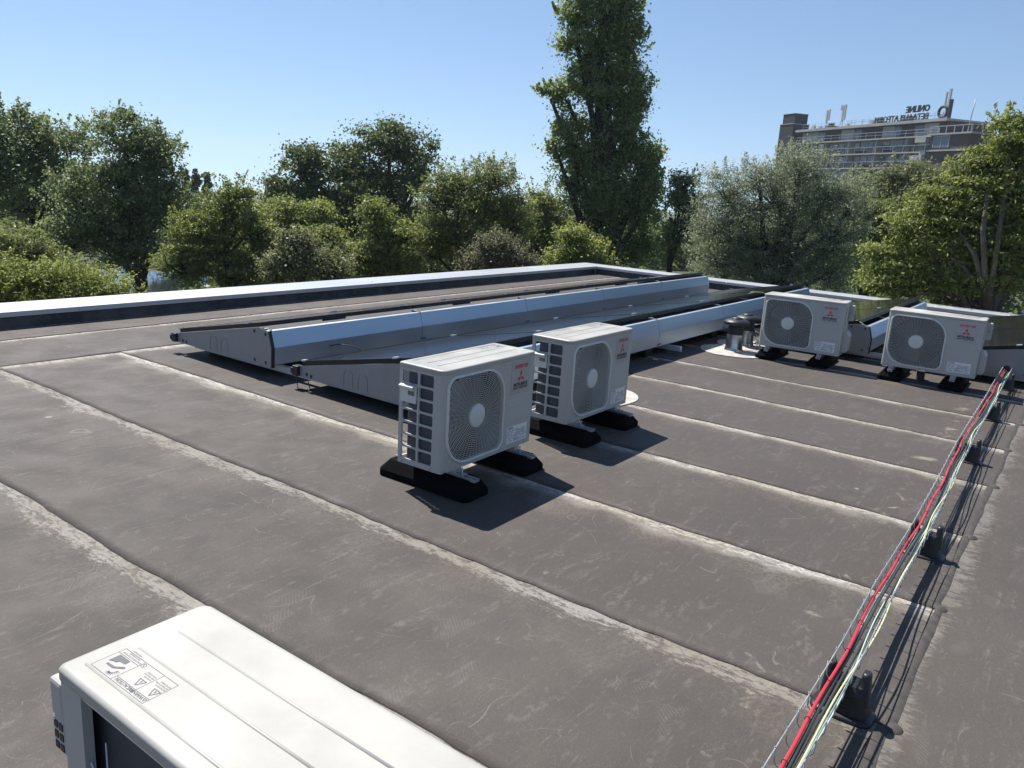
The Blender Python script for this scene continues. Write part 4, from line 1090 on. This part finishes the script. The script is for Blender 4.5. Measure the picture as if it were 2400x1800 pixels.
tree('tree','dark tree filling the gap behind the hazel and the airy tree','tree',34,[(960,560,160,70),(1130,560,90,60),(760,590,130,60),(560,590,120,60)],L['dark'],(950,),n=25000,size=0.129,clump=.55,seed=43,group=G)
rg=np.random.default_rng(78);Vs=[];Fs=[];off=0;rn=[]
for k in range(330):
    az=R(-8+k*84/330);dd=rg.uniform(17,24) if k%2 else rg.uniform(24,50);h=rg.uniform(1.2,2.3)
    c=np.array([dd*math.cos(az),dd*math.sin(az),0])
    if c[0]<16 and c[1]<9.5:continue
    if abs(math.degrees(az)-60.6)<3.2 and dd>17:continue
    n=260;d=rg.normal(size=(n,3));d/=np.linalg.norm(d,axis=1)[:,None];d[:,2]=np.abs(d[:,2])
    P=c+d*np.array([1.5,1.5,h])*rg.uniform(.6,1.05,(n,1))+np.array([0,0,gz(c[1])])
    v,f=quads_leaves(P,.30,rg,.7,.4);Vs.append(v);Fs.append(f+off);off+=len(v);rn.append(rg.random(len(f)))
np_mesh('undergrowth',np.concatenate(Vs),np.concatenate(Fs),L['dark'],attrs={'rnd':('FACE',np.concatenate(rn))},kind='stuff',label='dark low undergrowth below the trees',cat='undergrowth')
# far wood as one mass
rg=np.random.default_rng(77);Vs=[];Fs=[];off=0;rn=[]
for k in range(150):
    az=R(-25+k*120/150);dd=rg.uniform(75,110);h=rg.uniform(2.5,4.2)
    c=np.array([dd*math.cos(az),dd*math.sin(az),0]);n=700
    d=rg.normal(size=(n,3));d/=np.linalg.norm(d,axis=1)[:,None]
    P=c+d*np.array([4,4,h/2])*rg.uniform(.7,1.05,(n,1))+np.array([0,0,gz(c[1])+h/2])
    P=P[P[:,2]>gz(c[1])]
    v,f=quads_leaves(P,.85,rg,.8,.4);Vs.append(v);Fs.append(f+off);off+=len(v);rn.append(rg.random(len(f)))
np_mesh('woodland',np.concatenate(Vs),np.concatenate(Fs),L['dark'],attrs={'rnd':('FACE',np.concatenate(rn))},kind='stuff',label='far low belt of trees closing off the view',cat='woodland')

# ------------------------------------------------------------------ block of flats
def flats():
    HR=15.4
    def azel(dx,dy):
        r_=ray(dx,dy);h=math.hypot(r_[0],r_[1]);return math.atan2(r_[1],r_[0]),r_[2]/h
    aL,eL=azel(1721,282);aR,eR=azel(2035,256)
    dR=150.0;HR=dR*eR;dL=HR/eL
    PR=Vector((dR*math.cos(aR),dR*math.sin(aR),0));PL_=Vector((dL*math.cos(aL),dL*math.sin(aL),0))
    ux=(PL_-PR);Ln=ux.length;ux.normalize()          # local x : from right end toward left end
    b=empty('apartment_block',(PR.x,PR.y,GZ),math.atan2(ux.y,ux.x),label='brick and white block of flats with balconies above the trees',cat='building')
    zt=CH+HR-GZ        # roof height above ground
    st=2.5;dep=11.0   # +y local = which side is away from camera?
    yaway=Vector((-ux.y,ux.x,0));s=1 if yaway.dot(PR)>0 else -1
    conc=simple('pale_concrete',(.36,.36,.345),.8,0,.12,.6);tw=simple('dark_grey_tower_brick',(.022,.026,.034),.9,0,.15,3);bk=simple('dark_brick',(.085,.062,.052),.9,0,.15,3);wh=simple('white_panelling',(.46,.47,.47),.6,0,.05)
    gl=NT('flat_window_glass').set(Base_Color=(.10,.13,.16),Roughness=.12,Metallic=.0).m
    cur=simple('pale_curtain',(.42,.45,.47),.7,0,.2,2);rail_m=simple('steel_rail',(.38,.39,.40),.5,.3,.1);dk=simple('dark_balcony_panel',(.03,.033,.04),.6,0,.3,1);antm=simple('antenna_white',(.45,.46,.47),.5,0,.1);sg=simple('sign_letter_black',(.012,.012,.014),.6)
    def Y(a,b_):return (min(s*a,s*b_),max(s*a,s*b_))
    def bx(m,x0,x1,y0,y1,z0,z1):
        a,b_=Y(y0,y1);m.box(x0,x1,a,b_,z0,z1)
    m=MB();bx(m,0,Ln,1.6,dep,0,zt-.25);m.build('wall',bk,b)
    m=MB();bx(m,-1.2,Ln,-.2,dep+.3,zt-.25,zt+.02);bx(m,-1.3,Ln,-.3,-.2,zt-.4,zt+.05);m.build('roof',conc,b)
    m=MB()
    for k in range(1,7):bx(m,-.0,Ln,-.1,1.6,zt-k*st-.22,zt-k*st)
    build_each(m,'balcony_slab',conc,b)
    # concrete cross walls
    m=MB()
    x=0.0
    while x<Ln-.5:
        bx(m,x+7,x+7.2,0.2,1.62,0,zt-st-.22);x+=7.2
    build_each(m,'fin_wall',conc,b)
    # top floor : panels
    m2=MB();mg=MB();mp=MB();mc=MB();mr=MB();md=MB()
    r3=random.Random(4);x=2.0
    pat=[('w',3.2),('g',2.0),('b',3.0),('d',1.6),('w',3.0),('b',5.2),('d',2.2),('w',3.6),('b',4.6),('g',2.2),('w',1.8)]
    i=0
    while x<Ln-3:
        t,wd=pat[i%len(pat)];wd=min(wd,Ln-x);i+=1
        z0,z1=zt-st+.0,zt-.4
        if t=='w':bx(m2,x,x+wd-.1,1.54,1.6,z0,z1)
        elif t=='g':bx(mg,x,x+wd-.1,1.52,1.6,z0+.9,z1);bx(m2,x,x+wd-.1,1.54,1.6,z0,z0+.9)
        elif t=='d':bx(mg,x,x+wd-.1,1.52,1.6,z0,z1)
        x+=wd
    build_each(m2,'panelling',wh,b)
    # lower floors : windows with curtains
    for k in range(1,6):
        z0=zt-(k+1)*st;x=.6
        while x<Ln-2:
            wd=r3.uniform(1.6,3.4)
            mw=MB();bx(mw,x,x+wd,1.50,1.6,z0+.75,z0+2.05);wo=mw.build('window',gl,b)
            mf=MB();bx(mf,x,x+wd,1.46,1.5,z0+2.05,z0+2.15);bx(mf,x,x+wd,1.46,1.5,z0+.65,z0+.75);bx(mf,x+wd*.5-.04,x+wd*.5+.04,1.46,1.5,z0+.75,z0+2.05);mf.build('frame',wh,wo)
            if r3.random()<.7:bx(mc,x+.1,x+wd*r3.uniform(.5,.95),1.47,1.495,z0+r3.uniform(.9,1.5),z0+2.0)
            if r3.random()<.75:bx(md,x-.1,x+wd*r3.uniform(.6,1.1),-.02,.02,z0+.06,z0+.85)
            x+=wd+r3.choice([.15,.2,.9])
    build_each(mg,'top_glazing',gl,b);build_each(mc,'curtain',cur,b);build_each(md,'balcony_panel',dk,b)
    for k in range(0,6):
        z0=zt-(k+1)*st
        bx(mr,.0,Ln,-.08,-.02,z0+.98,z0+1.06);
        if k==0:bx(mr,0,Ln,-.08,-.02,z0+.5,z0+.56)
        x=0
        while x<Ln:bx(mr,x,x+.07,-.09,-.01,z0,z0+1.0);x+=2.4
    mr.build('railing',rail_m,b)
    # right terrace wing
    m=MB();bx(m,-7.5,-0.0,-1.5,dep,0,zt-st-.25);m.build('wing_wall',bk,b)
    m=MB();bx(m,-8.2,.3,-1.9,dep,zt-st-.25,zt-st);bx(m,-8.2,.1,-1.9,-1.5,zt-2*st-.25,zt-2*st);m.build('wing_slab',conc,b)
    m=MB();bx(m,-3.8,-.8,-1.56,-1.5,zt-2*st+.3,zt-st-.45);wo=m.build('window',gl,b);m=MB();bx(m,-3.9,-3.8,-1.62,-1.5,zt-2*st+.3,zt-st-.4);bx(m,-.8,-.7,-1.62,-1.5,zt-2*st+.3,zt-st-.4);bx(m,-2.35,-2.25,-1.62,-1.5,zt-2*st+.3,zt-st-.4);bx(m,-3.9,-.7,-1.62,-1.5,zt-st-.45,zt-st-.35);m.build('frame',wh,wo)
    m=MB()
    for x in np.arange(-8,.1,1.6):bx(m,x,x+.1,-1.85,-1.75,zt-st,zt-st+1.1)
    bx(m,-8.1,0,-1.85,-1.75,zt-st+1.0,zt-st+1.12)
    for y in np.arange(-1.8,dep,2):bx(m,-8.15,-8.05,y,y+.1,zt-st,zt-st+1.1)
    bx(m,-8.15,-8.05,-1.8,dep,zt-st+1.0,zt-st+1.12);m.build('terrace_railing',rail_m,b)
    m=MB();bx(m,.6,1.9,-1.6,1.6,0,zt-2*st);bx(m,.3,2.6,-2.2,-.2,zt-st-1.3,zt-st-.5);bx(m,.6,3.2,-2.2,-.2,zt-2*st-1.6,zt-2*st-.8);build_each(m,'corner_balcony',conc,b)
    # brick lift tower at the left
    m=MB()
    bx(m,Ln+.6,Ln+5.2,-.5,3.2,0,zt+1.4);bx(m,Ln+.9,Ln+4.9,-.2,2.9,zt+1.4,zt+3.4)
    m.build('tower',tw,b)
    m=MB();bx(m,Ln+.5,Ln+5.3,-.6,3.3,zt+1.3,zt+1.42);bx(m,Ln+.8,Ln+5.0,-.3,3.0,zt+3.37,zt+3.45);m.build('tower_coping',conc,b)
    for x in (Ln-6.5,Ln-20,10.5):
        m=MB();bx(m,x,x+1.7,3,5,zt,zt+.9);
        for q in range(3):bx(m,x+.2+q*.5,x+.5+q*.5,3.6,4.1,zt+.9,zt+1.4)
        m.build('chimney',bk,b)
    # roof rail
    m=MB()
    for x in np.arange(0,Ln,1.9):m.tube([(x,s*.3,zt),(x,s*.3,zt+1.0)],.03,4)
    for z in (.5,1.0):m.tube([(0,s*.3,zt+z),(Ln-2,s*.3,zt+z)],.025,4)
    m.build('roof_railing',rail_m,b)
    # antennas
    def mast(x,y,h,pan,label):
        p=b.matrix_basis@Vector((x,s*y,zt+.02))
        a=empty('antenna_mast',(0,0,0),label=label,cat='antenna',group='phone antennas on the block of flats')
        a.location=p;a.rotation_euler=b.rotation_euler
        m=MB();m.tube([(0,0,0),(0,0,h)],.07,6)
        m.tube([(0,0,h*.4),(1.6,0,0)],.05,5);m.build('pole',rail_m,a)
        m=MB()
        for dx_,z0,z1,w_ in pan:m.box(dx_-w_,dx_+w_,-.15,.15,z0,z1)
        build_each(m,'panel_antenna',antm,a)
    mast(Ln-6.6,2,3.8,[(.28,1.4,3.7,.17),(-.3,1.7,3.8,.13)],'antenna mast with paired panels, nearest the brick tower')
    mast(Ln-11.2,2,4.0,[(-.25,1.5,4.3,.18),(.3,1.3,4.2,.15),(.8,3.3,4.3,.18)],'antenna mast with three white panels in the middle of the flat block roof')
    mast(1.5,2,4.2,[(-.25,2.2,4.8,.17),(.45,2.0,4.4,.08)],'tall antenna mast beside the rooftop logo sign')
    m=MB()
    for x,h in ((Ln-3,1.4),(Ln-5,1.0),(Ln-13,1.1),(Ln-19.5,1.5),(Ln-21,1.4)):m.box(x,x+.7,s*2-.3,s*2+.3,zt+.02,zt+h*.7);
    build_each(m,'roof_box',antm,b)
    # mirrored sign
    sgn=empty('roof_sign',(0,0,0),label='black rooftop sign letters seen from behind in mirror writing',cat='sign')
    sgn.location=b.matrix_basis@Vector((0,0,zt));sgn.rotation_euler=b.rotation_euler
    # seen from the camera side the text is mirrored: it reads along +x local when the far side looks at it
    m=MB();text_geo(m,'ONLINE',1.45,(3.9,s*1.0,1.55),(1,0,0),(0,0,1),xs=1.0,bold=.05)
    text_geo(m,'BETAALPLATFORM',1.45,(3.9,s*1.0,.25),(1,0,0),(0,0,1),xs=1.03,bold=.03)
    o=m.build('lettering',sg,sgn);md_=o.modifiers.new('t','SOLIDIFY');md_.thickness=.15
    m=MB();P=[(1.1+.85*math.cos(a),s*1.0,1.15+.85*math.sin(a)) for a in [2*math.pi*k/28 for k in range(28)]]
    m.tube(P,.24,6,closed=True);m.box(-.45,-.05,s*1.0-.25,s*1.0+.25,.1,3.0);m.build('logo_ring',sg,sgn)
    m=MB()
    for x in np.arange(1,24,3.1):m.tube([(x,s*1.0,0),(x,s*1.0,1.2)],.05,4)
    m.tube([(0,s*1.15,.8),(24,s*1.15,.8)],.05,4);m.build('sign_frame',rail_m,sgn)
    # leaning mast on the wing
    p=b.matrix_basis@Vector((-3.5,s*2,zt-st));a=empty('antenna_mast',p,0,label='thin slanting pole on the right terrace of the block of flats',cat='antenna',group='phone antennas on the block of flats')
    m=MB();m.tube([(0,0,0),(-.5,-.4,5.2)],.08,6);m.build('pole',rail_m,a)
flats()

# ------------------------------------------------------------------ summer haze
hz=bpy.data.materials.new('haze_air');hz.use_nodes=True;ht=hz.node_tree
ht.nodes.remove(ht.nodes['Principled BSDF']);pv=ht.nodes.new('ShaderNodeVolumePrincipled');pv.inputs['Density'].default_value=.0003;pv.inputs['Color'].default_value=(.80,.88,1,1);pv.inputs['Anisotropy'].default_value=.3
ht.links.new(pv.outputs[0],ht.nodes['Material Output'].inputs['Volume'])
MB().box(-850,1050,-850,1050,-60,45).build('haze',hz,kind='stuff')
